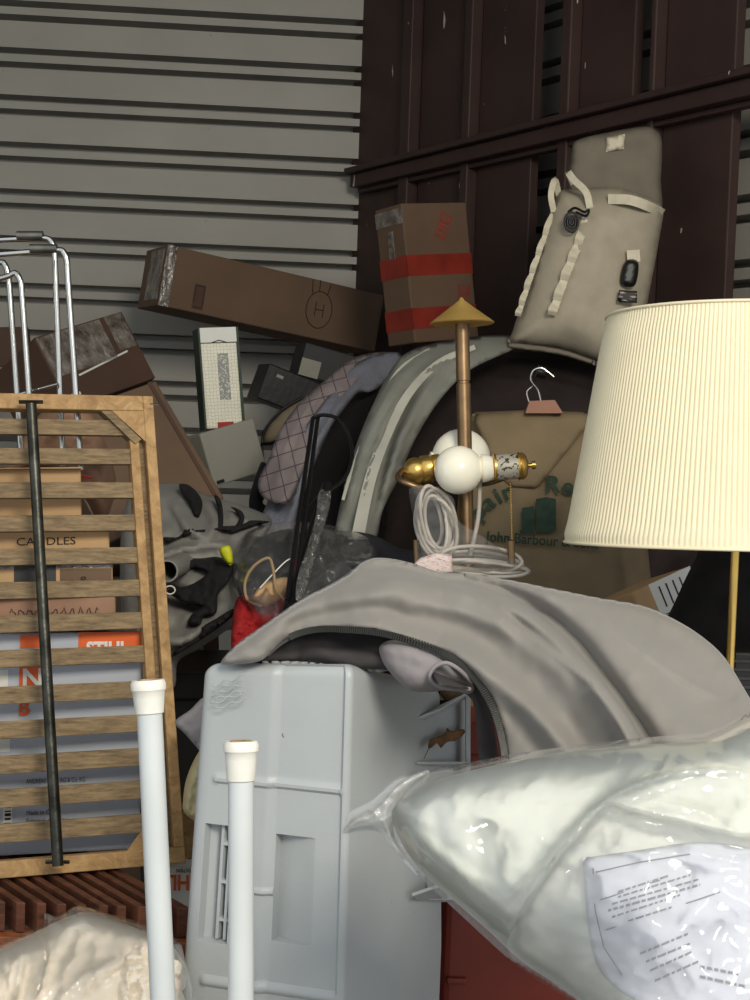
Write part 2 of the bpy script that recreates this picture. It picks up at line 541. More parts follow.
M['blueshirt'] = mat('blue_grey_cotton', (122, 124, 134), 0.85, 0, 0.12, 80, 0.3, 200, stretch=(3, 3, 0.3))
M['greycoat'] = mat('grey_nylon', (138, 138, 128), 0.7, 0, 0.06, 12, 0.2, 60)
M['palecoat'] = mat('pale_edge_nylon', (190, 188, 174), 0.7, 0, 0.06, 12, 0.2, 60)
M['gear'] = mat('grey_gear_nylon', (132, 130, 124), 0.7, 0, 0.1, 14, 0.3, 60)
M['canvas'] = mat('olive_canvas', (118, 102, 76), 0.85, 0, 0.08, 12, 0.35, 350, bdist=0.002)
M['green'] = mat('green_print', (40, 60, 46), 0.85, 0, 0.2, 60)
M['tan'] = mat('tan_cloth', (126, 114, 92), 0.85, 0, 0.08)
M['cord'] = mat('silver_cord', (196, 188, 176), 0.4, 0, 0.05)
M['redcloth'] = mat('red_cloth', (165, 28, 30), 0.8, 0, 0.15)
M['yellow'] = mat('yellow_tag', (196, 200, 30), 0.5, 0, 0.1)
M['twine'] = mat('jute_twine', (150, 128, 96), 0.9, 0, 0.1)
M['leaf'] = mat('dry_leaf', (112, 80, 50), 0.8, 0, 0.25, 60, 0.6, 80)
M['boxgrey'] = mat('grey_card', (150, 148, 138), 0.75, 0, 0.04)
M['darkgrey'] = mat('dark_grey_plastic', (52, 52, 52), 0.6, 0, 0.1)
M['hexpack'] = tex_mix(mat('honeycomb_print', (232, 228, 208), 0.5, 0, 0.04, 30), 'hex', 120, (184, 180, 160), 0.05)
M['greenedge'] = mat('dark_green_carton', (24, 48, 34), 0.5)
M['labelprint'] = tex_mix(mat('printed_foil_label', (196, 190, 172), 0.4, 0.2, 0.03), 'noise', 160, (70, 60, 45), 0.56, (1, 1, 1))
M['taglabel'] = tex_mix(mat('printed_tag', (222, 208, 202), 0.6, 0, 0.03), 'noise', 300, (190, 120, 118), 0.58, (0.4, 0.4, 2.5))
M['peach'] = mat('hanger_wood', (142, 96, 72), 0.5, 0, 0.1)
M['yellowbag'] = mat('cream_bag', (196, 184, 140), 0.6, 0, 0.06)
M['paperbag'] = mat('brown_paper', (142, 108, 86), 0.8, 0, 0.12, 12, 0.4, 30)


# ------------------------------------------------------------------ the setting
corner = P(358, 170, 5.0); cx, cy = corner.x, corner.y
far_r = P(750, 75, 3.5)
WD = (Vector((far_r.x, far_r.y, 0)) - Vector((cx, cy, 0))).normalized()     # direction of the right wall
BD = Vector((16000, 1300, 0)).normalized()                                # direction of the back wall
ZT = 3.0


def struct(o):
    o['kind'] = 'structure'; return o


def corrugated(name, p0, dirv, length, z_line, period, gap, flip, rivets=None):
    """steel sheet with pairs of deep horizontal grooves; z_line = height of the top of one groove"""
    inw = Vector((-dirv.y, dirv.x, 0)) * flip          # away from the room
    prof = []
    z = z_line + math.ceil((ZT - z_line) / period) * period
    prof.append((ZT, 0))
    gw = 0.0215; dp = 0.075
    zz = []
    while z > 0:
        for o_ in (0, gap):
            a = z - o_
            if 0.03 < a < ZT - 0.01:
                prof += [(a, 0), (a - 0.002, dp), (a - gw + 0.003 , dp), (a - gw, 0)]
                zz.append(a - gw - 0.008)
        z -= period
    prof.append((0, 0))
    v = []; f = []
    n = 2
    for zc, dd in prof:
        for k in range(n):
            p = p0 + dirv * (length * k / (n - 1)) + inw * dd; v.append((p.x, p.y, zc))
    for i in range(len(prof) - 1):
        f.append((i * 2, i * 2 + 1, i * 2 + 3, i * 2 + 2))
    # back skin
    m_ = len(v)
    for zc in (ZT, 0):
        for k in range(2):
            p = p0 + dirv * (length * k) + inw * 0.11; v.append((p.x, p.y, zc))
    e = len(prof) - 1
    f += [(m_, m_ + 2, m_ + 3, m_ + 1), (0, m_, m_ + 1, 1), (2 * e, 2 * e + 1, m_ + 3, m_ + 2)]
    f += [tuple([2 * i for i in range(e + 1)] + [m_ + 2, m_]), tuple([2 * i + 1 for i in range(e + 1)] + [m_ + 3, m_ + 1])]
    mb = MB().add(v, f)
    if rivets:
        for a in zz[::2]:
            for t in rivets:
                p = p0 + dirv * t; c = Vector((p.x, p.y, a - 0.002)) - inw * 0.0
                mb.lathe(c, -inw, [(0.0035, 0), (0.003, 0.002), (0.0, 0.003)], 8)
    return struct(mb.build(name, M['corr']))


c0 = Vector((cx, cy, 0))
z1 = P(0, 47, 4.9).z
zline = P(0, 47, 4.895).z
per = 46.7 / F * 4.89
corrugated('wall_back', c0 - BD * 3.2, BD, 3.55, zline, per, 0.0455, 1, rivets=[2.03, 2.7, 1.4])
wr0 = c0 + Vector((-WD.y, WD.x, 0)) * 0.15
corrugated('wall_right', wr0 - WD * 0.02, WD, 3.4, zline + 0.05, 0.16, 0.05, 1)
fl = MB().box((-3.4, -0.6, -0.1), (3.2, 5.4, 0)); struct(fl.build('floor', M['floor']))
cl = MB().box((-3.4, 1.7, ZT), (3.2, 5.4, ZT + 0.1)); struct(cl.build('ceiling', M['ceil']))
wl = MB().box((-3.3, 1.6, 0), (-3.2, 4.8, ZT)); struct(wl.build('wall_left', M['corr']))


def onwall(px, py, off=0.0):
    """point of the partition plane seen at a pixel; off = distance in front of it"""
    n = Vector((-WD.y, WD.x, 0))       # away from room
    p0 = c0 - n * off
    r = RM @ Vector(((px - 375) / F, (500 - py) / F, -1))
    t = (p0 - CAM).dot(n) / r.dot(n)
    return CAM + r * t


# maroon partition of posts and a rail
part = thing('wooden_partition', 'dark maroon painted partition of upright boards and a long rail at right', 'partition', (cx, cy, 0))
wn = Vector((-WD.y, WD.x, 0))
beam_z = [onwall(px, py, 0.05).z for px, py in ((360, 178), (740, 84))]
BZ = sum(beam_z) / 2


def tw(px, off=0.0, py=150):
    p = onwall(px, py, off) - c0; return Vector((p.x, p.y, 0)).dot(WD)


def wallbox(mb, t0, t1, o0, o1, z0, z1):
    q = []
    for z in (z0, z1):
        for t, o_ in ((t0, o0), (t1, o0), (t1, o1), (t0, o1)):
            p = c0 + WD * t - wn * o_; q.append((p.x, p.y, z))
    mb.hexa(q)


for a, b in ((419, 465), (478, 531), (577, 630), (662, 731)):
    mb = MB(); wallbox(mb, tw(a), tw(b), 0.0, -0.03, 0, ZT - 0.01); mb.build('board', M['maroon'], part, bevel=0.003)
mb = MB(); wallbox(mb, tw(352), tw(406), 0.0, -0.03, BZ - 0.02, ZT - 0.01); mb.build('board', M['maroon'], part, bevel=0.003)
mb = MB(); wallbox(mb, tw(354), tw(407), -0.005, -0.03, 0, BZ - 0.02); mb.build('recessed_board', M['maroon'], part, bevel=0.003)
mb = MB(); wallbox(mb, tw(731) + .35, tw(731) + .6, 0.0, -0.03, 0, ZT - 0.01); mb.build('board', M['maroon'], part, bevel=0.003)
for a, b in ((408, 417), (470, 477), (567, 576), (656, 661)):
    mb = MB(); wallbox(mb, tw(a), tw(b), 0.035, -0.03, 0, ZT - 0.01); mb.build('stud', M['maroon'], part, bevel=0.004)
mb = MB(); wallbox(mb, 0.05, 2.9, 0.06, 0.0, BZ - 0.03, BZ + 0.012); wallbox(mb, 0.05, 2.9, 0.085, 0.0, BZ + 0.012, BZ + 0.03)
wallbox(mb, 0.05, 2.9, 0.03, 0.0, BZ - 0.045, BZ - 0.03)
mb.build('rail', M['maroon'], part, bevel=0.004)


# ------------------------------------------------------------------ rigid things
def carton(name, label, cat, A, B, D, T, m, flaps=True, tape=None, group=None):
    Mx, W, H = frame(A, B, D)
    t = thing(name, label, cat, M=Mx, group=group)
    MB().box((0, 0, 0), (W, T, H)).build('carton_body', m, t, local=True, bevel=0.004)
    return t, W, H


def pick(t, px, py):
    """where the line of sight meets the front face of a framed thing, in its own x and z"""
    Mi = t.matrix_basis.inverted()
    o_ = Mi @ CAM; d_ = Mi.to_3x3() @ (RM @ Vector(((px - 375) / F, (500 - py) / F, -1)))
    k = -o_.y / d_.y; p = o_ + d_ * k
    return p.x, p.z


def patch(t, name, x0, z0, x1, z1, m, y=-0.001, th=0.0008, rot=0):
    mb = MB()
    cxx, czz = (x0 + x1) / 2, (z0 + z1) / 2
    R = Matrix.Translation((cxx, 0, czz)) @ Matrix.Rotation(rot, 4, 'Y') @ Matrix.Translation((-cxx, 0, -czz))
    mb.box((x0, y, z0), (x1, y + th + abs(y) * 0.5, z1), R)
    return mb.build(name, m, t, local=True)


# long cardboard box
t, W, H = carton('long_cardboard_box', 'long brown cardboard box tilted against back wall, marked with a circled H', 'box',
                 (158, 305, 4.35), (375, 352, 4.66), (167, 244, 4.35), 0.21, M['card'])
patch(t, 'tape_strip', 0, 0.0, 0.03, H, M['tape_clear'])
MB().box((-0.001, 0.02, 0.02), (0.0, 0.15, H - 0.01)).build('end_tape', M['tape_clear'], t, local=True)
patch(t, 'printed_mark', 0.10, 0.012, 0.135, 0.085, M['card_dark'])
mb = MB()
for a in (0.115,): mb.box((0.104, -0.0022, 0.015), (0.131, -0.0012, 0.018)); mb.box((0.104, -0.0022, 0.079), (0.131, -0.0012, 0.082)); mb.box((0.103, -0.0022, 0.03), (0.105, -0.0012, 0.08)); mb.box((0.130, -0.0022, 0.02), (0.132, -0.0012, 0.08))
ccx, ccz = W * 0.705, H * 0.50
mb.build('printed_outline', M['ink'], t, local=True); mb = MB()
mb.tube([(ccx + 0.043 * math.cos(a), -0.001, ccz + 0.056 * math.sin(a)) for a in [i * 2 * math.pi / 28 for i in range(28)]], 0.0014, 5, True)
mb.build('drawn_circle', M['ink'], t, local=True); mb = MB()
for q in (((-.012, -.02), (-.012, .022)), ((.014, -.022), (.014, .02)), ((-.012, 0), (.014, 0)), ((-.03, .045), (-.035, .085)), ((-.008, .055), (-.01, .09)), ((.02, .05), (.026, .082))):
    mb.tube([(ccx + q[0][0], -0.001, ccz + q[0][1]), (ccx + q[1][0], -0.001, ccz + q[1][1])], 0.0013, 5)
mb.build('drawn_letter', M['ink'], t, local=True)

# box with red tape
t, W, H = carton('red_taped_box', 'upright brown cardboard box with two bands of red tape beside maroon partition', 'box',
                 (415, 343, 3.98), (479, 338, 4.10), (415, 203, 3.98), 0.125, M['card'])
for z0 in (H * 0.13, H * 0.51):
    mb = MB(); mb.box((-0.0012, -0.0012, z0 - 0.03 * H), (W, 0.0, z0 + 0.12 * H)); mb.box((-0.0012, -0.0012, z0 - 0.03 * H), (0, 0.125, z0 + 0.12 * H))
    mb.build('red_tape', M['tape_red'], t, local=True)
mb = MB(); mb.box((-0.0014, 0.0, H * 0.86), (0, 0.125, H * 0.97)); mb.box((-0.0016, 0.05, H * 0.62), (0, 0.075, H * 0.82))
mb.build('clear_tape', M['tape_clear'], t, local=True)
for (sx, sz, ro) in ((W * 0.6, H * 0.83, 1.1), (W * 0.82, H * 0.3, 1.5)):
    mb = MB()
    R = Matrix.Translation((sx, 0, sz)) @ Matrix.Rotation(-ro, 4, 'Y')
    w_, h_ = 0.035, 0.018
    for a in ((-w_, -h_, w_, -h_ + .002), (-w_, h_ - .002, w_, h_), (-w_, -h_, -w_ + .002, h_), (w_ - .002, -h_, w_, h_),
              (-w_ * .8, -h_ * .6, -w_ * .8 + .004, h_ * .6), (-w_ * .4, -h_ * .6, -w_ * .4 + .004, h_ * .6), (-w_ * .4, 0, 0, .003), (0, -h_ * .6, .004, h_ * .6), (w_ * .3, -h_ * .6, w_ * .3 + .004, h_ * .6), (w_ * .3, h_ * .4, w_ * .8, h_ * .6), (w_ * .3, -h_ * .6, w_ * .8, -h_ * .4)):
        mb.box((a[0], -0.0018, a[1]), (a[2], -0.0008, a[3]), R)
    mb.build('red_stamp', M['ink_red'], t, local=True)

# shiny taped box, tilted
t, W, H = carton('tape_wrapped_box', 'tilted dark cardboard box wrapped in shiny clear tape behind chrome tubes', 'box',
                 (70, 408, 3.75), (156, 378, 3.95), (32, 338, 3.75), 0.25, M['card_dark'])
patch(t, 'clear_tape', 0.004, H * .42, W * .72, H * .98, M['tape_clear'])
patch(t, 'clear_tape', W * .78, H * .5, W * .98, H * .99, M['tape_clear'])
patch(t, 'tape_edge', 0.07, H * .40, W * .85, H * .425, M['paper'], rot=-0.12)
patch(t, 'printed_mark', 0.02, H * .12, 0.05, H * .16, M['paper'])

t, W, H = carton('leaning_cardboard_box', 'large plain brown cardboard box leaning behind the slatted frame corner', 'box',
                 (107, 543, 3.15), (224, 497, 3.25), (50, 418, 3.3), 0.16, M['card'])
MB().box((W - .02, -0.003, 0), (W - 0.012, 0, H)).build('edge_fold', M['card_dark'], t, local=True)

carton('tall_cardboard_box', 'tall plain cardboard box standing on the floor behind the grey gear heap', 'box', (40, 1066, 3.2), (218, 1060, 3.2), (52, 580, 3.2), 0.3, M['card'])
t, W, H = carton('small_brown_box', 'small dark brown box at left edge behind chrome tubes', 'box', (-60, 368, 4.3), (30, 366, 4.35), (-60, 328, 4.3), 0.2, M['card_dark'])
patch(t, 'tape_strip', 0.05, 0, 0.08, H, M['tape_clear'])
t, W, H = carton('small_grey_box', 'small grey box below brown box at left edge', 'box', (-50, 396, 4.0), (41, 394, 4.0), (-50, 368, 4.0), 0.2, M['boxgrey'])
patch(t, 'tape_strip', W - .03, 0, W - .005, H, M['tape_clear'])

# honeycomb package
t, W, H = carton('honeycomb_print_carton', 'narrow upright white carton with honeycomb print and grey window', 'carton',
                 (207, 429, 3.6), (243, 427, 3.63), (200, 328, 3.6), 0.06, M['hexpack'])
MB().box((W - 0.001, 0.0, 0), (W + 0.006, 0.06, H)).build('green_side', M['greenedge'], t, local=True)
MB().box((-0.004, 0.002, 0), (0.0, 0.06, H)).build('green_side', M['greenedge'], t, local=True)
patch(t, 'white_header', 0, H * .85, W, H, M['paper'])
mb = MB(); mb.box((0, -0.0025, H * .845), (W, -0.001, H * .852)); mb.tube([(W * .3, -.002, H * .85), (W * .5, -.002, H * .872), (W * .7, -.002, H * .85)], .0012, 5); mb.build('header_line', M['greenedge'], t, local=True)
patch(t, 'grey_window', W * .42, H * .28, W * .73, H * .74, tex_mix(mat('grey_print', (140, 140, 134), 0.5), 'noise', 200, (200, 200, 190), 0.55))
patch(t, 'red_seal', W * .3, 0.0, W * .75, H * .06, M['ink_red'])

t, W, H = carton('pale_grey_box', 'pale grey box lying under the honeycomb print carton', 'box', (215, 487, 3.5), (268, 470, 3.6), (206, 432, 3.5), 0.14, M['boxgrey'])
patch(t, 'dark_mark', 0.008, 0.004, 0.03, 0.012, M['ink'])
t, W, H = carton('black_box', 'small black box between honeycomb carton and plaid shirt', 'box', (257, 398, 4.15), (314, 420, 4.2), (267, 362, 4.15), 0.15, M['black'])
patch(t, 'white_spot', 0.03, H * .72, 0.05, H * .8, M['boxgrey'])
t, W, H = carton('dark_grey_box', 'dark grey box with small white label below the long cardboard box', 'box', (298, 374, 4.3), (362, 392, 4.35), (306, 342, 4.3), 0.15, M['darkgrey'])
patch(t, 'white_label', 0.0, 0.0, 0.058, 0.05, M['boxgrey'])


# ---- cooler bag
cb = thing('cooler_bag', 'tall beige canvas cooler bag leaning on the maroon partition', 'cooler bag', P(575, 360, 3.45))
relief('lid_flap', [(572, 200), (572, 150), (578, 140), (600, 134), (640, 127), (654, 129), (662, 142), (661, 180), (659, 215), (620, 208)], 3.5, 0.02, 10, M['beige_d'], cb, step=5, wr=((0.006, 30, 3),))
relief('cooler_body', [(556, 197), (575, 190), (612, 187), (640, 194), (662, 207), (660, 235), (648, 300), (641, 340), (632, 370), (600, 364), (560, 351), (512, 344), (513, 330), (530, 280)],
       3.43, 0.10, 48, M['beige'], cb, step=5, wr=((0.006, 40, 4),), folds=[([(609, 190), (596, 260), (570, 355)], 0.012, 14)], back=0.05)
relief('bottom_piping', [(511, 343), (560, 349), (600, 362), (632, 368), (632, 373), (600, 367), (560, 355), (511, 348)], 3.36, 0.008, 3, M['beige_d'], cb, step=3)


def dd(q, base=3.33): return base
strip('webbing_band', [(608, 199, 3.345), (630, 200, 3.33), (650, 207, 3.35), (663, 214, 3.42)], 10, 3.33, M['web'], cb)
for pts in ([(555, 207, 3.40), (540, 250, 3.39), (528, 285, 3.38), (518, 316, 3.37)], [(592, 206, 3.345), (580, 240, 3.335), (566, 275, 3.325), (552, 315, 3.32)]):
    s_ = strip('ladder_webbing', pts, 8 if pts[0][0] > 560 else 5, 3.33, M['web'], cb)
    c = catmull(pts, 8)
    for k in range(2, len(c) - 2, 4):
        a, b = c[k], c[min(k + 3, len(c) - 1)]
        mid = (a + b) / 2
        strip('webbing_loop', [(a.x, a.y, a.z - .002), (mid.x - 1, mid.y, mid.z - .012), (b.x, b.y, b.z - .002)], 9 if pts[0][0] > 560 else 6, 3.3, M['web'], s_)
strip('carry_handle', [(554, 212, 3.39), (551, 195, 3.38), (555, 180, 3.40), (559, 196, 3.43)], 6, 3.4, M['web'], cb)
strip('carry_handle', [(590, 208, 3.34), (586, 192, 3.34), (574, 180, 3.36), (568, 172, 3.38), (574, 184, 3.43)], 7, 3.4, M['web'], cb)
ptube('toggle_cord', [(568, 212, 3.33), (575, 208, 3.32), (584, 212, 3.31), (589, 210, 3.31), (586, 216, 3.31), (576, 212, 3.32)], 0.003, M['black'], cb, 6)
tg = MB()
for r_ in (0.019, 0.012, 0.006):
    tg.tube([P(571.5 + r_ * F / 3.33 * math.cos(a) * .8, 222 + r_ * F / 3.33 * math.sin(a) * 1.15, 3.32) for a in [i * math.pi / 8 for i in range(16)]], 0.0028, 6, True)
tg.build('toggle', M['black'], cb, smooth=True)
relief('label_patch', [(606, 137), (625, 134), (624, 149), (606, 152)], 3.475, 0.003, 4, M['web'], cb, step=4, curve=False)
strip('buckle_tab', [(633, 250, 3.33), (634, 262, 3.325)], 13, 3.33, M['web'], cb)
relief('buckle', [(627, 260), (638, 262), (637, 280), (632, 287), (621, 284), (622, 270)], 3.325, 0.012, 4, M['black'], cb, step=3)
relief('hang_tag', [(619, 290), (637, 291), (637, 303), (617, 302)], 3.32, 0.002, 2, tex_mix(mat('tag_print', (52, 46, 42), 0.6), 'noise', 150, (160, 155, 150), 0.6, (0.4, 1, 2)), cb, step=3, curve=False)

# ---- chrome rack
cr = thing('chrome_tube_rack', 'folded rack of bent chrome tubes rising behind the slatted frame', 'rack', P(40, 468, 2.42))
D0 = 2.42
for pts in ([(-60, 243, D0), (18, 239, D0), (42, 238, D0), (50, 240, D0), (54, 248, D0), (55, 262, D0), (60, 395, D0), (63, 466, D0)],
            [(-60, 259, D0 - .06), (30, 252, D0 - .06), (58, 250, D0 - .06), (64, 253, D0 - .06), (67, 262, D0 - .06), (68, 280, D0 - .06), (76, 395, D0 - .06), (81, 470, D0 - .06)],
            [(-40, 262, D0 + .05), (-2, 262, D0 + .05), (5, 265, D0 + .05), (8, 275, D0 + .05), (10, 295, D0 + .05), (17, 395, D0 + .05), (22, 464, D0 + .05)],
            [(-6, 280, D0 - .02), (8, 276, D0 - .02), (15, 273, D0 - .02), (20, 280, D0 - .02), (22, 295, D0 - .02), (29, 395, D0 - .02), (33, 466, D0 - .02)]):
    ptube('bent_tube', pts, 0.0049, M['chrome'], cr, 10)
ptube('cross_rod', [(20, 394, D0), (58, 384, D0 - .02)], 0.0025, M['chrome'], cr, 8)
ptube('sleeve', [(17, 235.5, D0 - .005), (43, 235.5, D0 - .005)], 0.0072, M['steel'], cr, 12, curve=False)
ptube('sleeve', [(30, 248.5, D0 - .065), (57, 248.5, D0 - .065)], 0.0072, M['steel'], cr, 12, curve=False)

# ---- slatted wooden frame
TL, TR, BL, BR = P(-140, 390, 2.18), P(153, 396, 2.33), P(-110, 888, 2.10), P(186, 863, 2.25)
fr = thing('slatted_wooden_frame', 'weathered pine frame with horizontal slats and corner braces, an iron rod down its front', 'slatted frame', BL)
UX = (TR - TL).normalized(); UZ = (TL - BL).normalized(); UY = UZ.cross(UX).normalized()
LW = (BR - BL).length; LH = (TL - BL).length


def fp(u, v, y):
    """u from left 0..1, v from bottom 0..1, y depth in metres behind the front"""
    a = BL.lerp(BR, u); b = TL.lerp(TR, u)
    return a.lerp(b, v) + UY * y


def fbar(mb, u0, u1, v0, v1, y0, y1):
    mb.hexa([fp(u0, v0, y0), fp(u1, v0, y0), fp(u1, v0, y1), fp(u0, v0, y1), fp(u0, v1, y0), fp(u1, v1, y0), fp(u1, v1, y1), fp(u0, v1, y1)])


pxu = 1 / 295.0
mb = MB(); fbar(mb, 0, 1 - 11 * pxu, 1 - 0.033, 1, 0, 0.03); mb.build('top_rail', M['wood'], fr, bevel=0.0015)
mb = MB(); fbar(mb, 0, 1, 0, 0.034, 0, 0.03); mb.build('bottom_rail', M['wood'], fr, bevel=0.0015)
mb = MB(); fbar(mb, 1 - 11 * pxu, 1, 0.034, 1, 0, 0.03); mb.build('outer_stile', M['wood'], fr, bevel=0.0015)
mb = MB(); fbar(mb, 0, 11 * pxu, 0.034, 1 - 0.033, 0, 0.03); mb.build('outer_stile', M['wood'], fr, bevel=0.0015)
mb = MB(); fbar(mb, 1 - 27 * pxu, 1 - 17 * pxu, 0.034, 1 - 0.033, 0.008, 0.035); mb.build('inner_stile', M['wood'], fr, bevel=0.0015)
mb = MB(); fbar(mb, 1 - 17.5 * pxu, 1 - 10.5 * pxu, 0.034, 1 - 0.033, 0.02, 0.03); mb.build('groove_strip', M['slat'], fr)
ys = [419, 448, 482, 515, 548, 581, 614, 648, 684, 718, 752, 785, 819]
def proj(p):
    q = RM.transposed() @ (p - CAM); return 375 + q.x / -q.z * F, 500 - q.y / -q.z * F
def vof(py, u=0.62):
    lo, hi = 0.0, 1.0
    for _ in range(30):
        m_ = (lo + hi) / 2
        if proj(fp(u, m_, 0.012))[1] > py: lo = m_
        else: hi = m_
    return (lo + hi) / 2
for i, y in enumerate(ys):
    mb = MB(); fbar(mb, 9 * pxu, 1 - 26.5 * pxu, vof(y + 15.5 + i * 0.25), vof(y), 0.012, 0.026)
    mb.build('slat', M['slat'], fr, bevel=0.001)
# corner braces
def tri(name, pts, y0, y1, m):
    v = [fp(u, w_, y0) for u, w_ in pts] + [fp(u, w_, y1) for u, w_ in pts]; n = len(pts)
    obj(name, v, [tuple(range(n)), tuple(range(2 * n - 1, n - 1, -1))] + [(i, (i + 1) % n, (i + 1) % n + n, i + n) for i in range(n)], m, fr)
tri('corner_brace', [(1 - 45 * pxu, .967), (1 - 11 * pxu, .967), (1 - 11 * pxu, .90)], 0.002, 0.02, M['wood'])
tri('corner_strut', [(1 - 56 * pxu, .967), (1 - 45 * pxu, .967), (1 - 15 * pxu, .905), (1 - 22 * pxu, .895)], 0.004, 0.03, M['slat'])
tri('corner_brace', [(1 - 60 * pxu, .034), (1 - 27 * pxu, .034), (1 - 27 * pxu, .11)], 0.004, 0.012, M['wood'])
tri('corner_brace', [(0.03, .967), (0.03, .90), (0.14, .967)], 0.004, 0.02, M['wood'])
ptube('iron_rod', [(31, 404, 2.23), (58, 866, 2.13)], 0.0082, M['rod'], fr, 14, curve=False)
for p in ((31, 402, 2.24), (57.5, 862, 2.145)):
    MB().tube([P(p[0] - 12, p[1], p[2]), P(p[0] + 12, p[1] , p[2] + .002)], 0.003, 6).build('rod_bracket', M['rod'], fr)
ptube('nail', [(150, 404, 2.31), (158, 404.5, 2.31)], 0.0012, M['chrome'], fr, 6, curve=False)

# ---- cartons behind the frame
t, W, H = carton('power_tool_carton', 'large white and orange STIHL carton behind the lower slats', 'carton',
                 (-90, 861, 2.21), (140, 849, 2.31), (-98, 634, 2.21), 0.25, M['stihl'])
x0, z0 = pick(t, 78, 662)
MB().box((x0, -0.001, z0), (W, 0.0, H)).build('orange_panel', M['orange'], t, local=True)
mb = MB(); x, z = pick(t, 86, 655); text_local(mb, 'STIHL', x, z, 0.0285, y=-0.002, sx=0.88, bold=0.0012); mb.build('lettering', M['paper'], t, local=True)
x, z = pick(t, 19, 690); x1, z1 = pick(t, 41, 664); op = MB().box((x, -.0015, z), (x1, -.0002, z1)).build('orange_print', M['orange'], t, local=True); mb = MB(); text_local(mb, 'N', x + .003, z + .003, 0.042, y=-0.003, bold=0.001); mb.build('white_letter', M['paper'], op, local=True)
x, z = pick(t, 18, 715); mb = MB(); text_local(mb, 'B', x, z, 0.030, y=-0.002, bold=0.001); mb.build('orange_print', M['orange'], t, local=True)
x, z = pick(t, 20, 648); MB().box((x, -.002, z), (x + .03, -.0005, z + .02)).build('orange_print', M['orange'], t, local=True)
mb = MB(); x, z = pick(t, 26, 783.5); text_local(mb, 'ANDREAS STIHL AG & Co. KG', x, z, 0.0104, y=-0.002, sx=0.64); mb.build('maker_line', M['greyink'], t, local=True)
mb = MB(); x, z = pick(t, 26, 815); text_local(mb, 'Made in China', x, z, 0.0104, y=-0.002, sx=0.8); mb.build('origin_line', M['greyink'], t, local=True)
mb = MB(); x, z = pick(t, 26, 823); text_local(mb, 'Fabriqué en Chine', x, z, 0.0104, y=-0.002, sx=0.8); mb.build('origin_line', M['greyink'], t, local=True)
x, z = pick(t, 3, 828); MB().box((x, -.0015, z), (x + .013, -.0002, z + 0.05)).build('barcode_label', M['paper'], t, local=True)
for (px_, py_, h__) in ((-4, 752, .03), (-6, 690, .03)):
    x_, z_ = pick(t, px_, py_); MB().box((x_, -.0015, z_), (x_ + .02, -.0002, z_ + h__)).build('barcode_label', M['paper'], t, local=True)
mb = MB()
for k in range(7): mb.box((x + .002, -.0022, z + .006 + k * .006), (x + .011, -.0014, z + .006 + k * .006 + (.002 + .001 * (k % 3))))
mb.build('barcode_print', M['ink'], t, local=True)['kind'] = 'stuff'

t, W, H = carton('scrawled_flat_carton', 'flat brown carton with handwriting lying on the STIHL carton', 'box', (-90, 633, 2.2), (116, 628, 2.28), (-90, 600, 2.2), 0.24, M['paperbag'])
mb = MB(); x, z = pick(t, 10, 613)
pts = []
for k in range(60): pts.append((x + k * 0.0022, -0.001, z + 0.005 * math.sin(k * 1.1) + 0.003 * math.sin(k * 2.3) - 0.00002 * k))
mb.tube(pts, 0.0007, 5); mb.build('marker_scrawl', M['ink'], t, local=True)
t, W, H = carton('labelled_carton', 'light brown carton with a dark label and clear tape in the stack behind the slats', 'box', (-80, 600, 2.22), (113, 596, 2.30), (-80, 565, 2.22), 0.22, M['card_light'])
x, z = pick(t, 14, 595); x1, z1 = pick(t, 56, 569)
patch(t, 'dark_label', x, z, x1, H - .003, M['darkgrey']); patch(t, 'clear_tape', 0, H - .008, W, H, M['tape_clear'])
x, z = pick(t, 60, 595); patch(t, 'brown_label', x, z, W - .002, H - .009, M['card'])
mb = MB(); x, z = pick(t, 86, 580); text_local(mb, '020', x, z - .012, .012, y=-.003, rot=1.57); mb.build('small_print', M['ink'], t, local=True)
t, W, H = carton('candle_carton', 'light kraft carton marked CANDLES in black marker behind the slats', 'box', (-80, 564, 2.24), (110, 559, 2.32), (-80, 530, 2.24), 0.2, M['card_light'])
mb = MB(); x, z = pick(t, 16, 545.5); text_local(mb, 'CANDLES', x, z, 0.0165, y=-.0015, sx=1.25); mb.build('marker_lettering', M['ink'], t, local=True)
t, W, H = carton('open_kraft_box', 'plain kraft box on top of the CANDLES carton behind the slats', 'box', (-70, 529, 2.26), (82, 526, 2.32), (-70, 470, 2.26), 0.18, M['card_light'])
MB().box((0, -.02, H), (W, .05, H + .002)).build('flap', M['card_light'], t, local=True)
bgp = relief('crumpled_paper_bag', [(4, 478), (10, 460), (22, 440), (40, 414), (60, 404), (88, 410), (106, 445), (116, 480), (112, 505), (100, 528), (86, 500), (60, 482)], 2.56, 0.05, 30, M['paperbag'], None, step=5, wr=((0.03, 28, 2, (1, 1), True),))
tag(bgp, 'crumpled brown paper bag showing through the upper slats', 'paper bag')
pp = MB(); pp.tube(catmull([P(64, 474, 2.47), P(70, 478, 2.47), P(78, 475, 2.47), P(92, 478, 2.47)], 6), 0.002, 6); pp.build('red_mark', M['ink_red'], bgp)

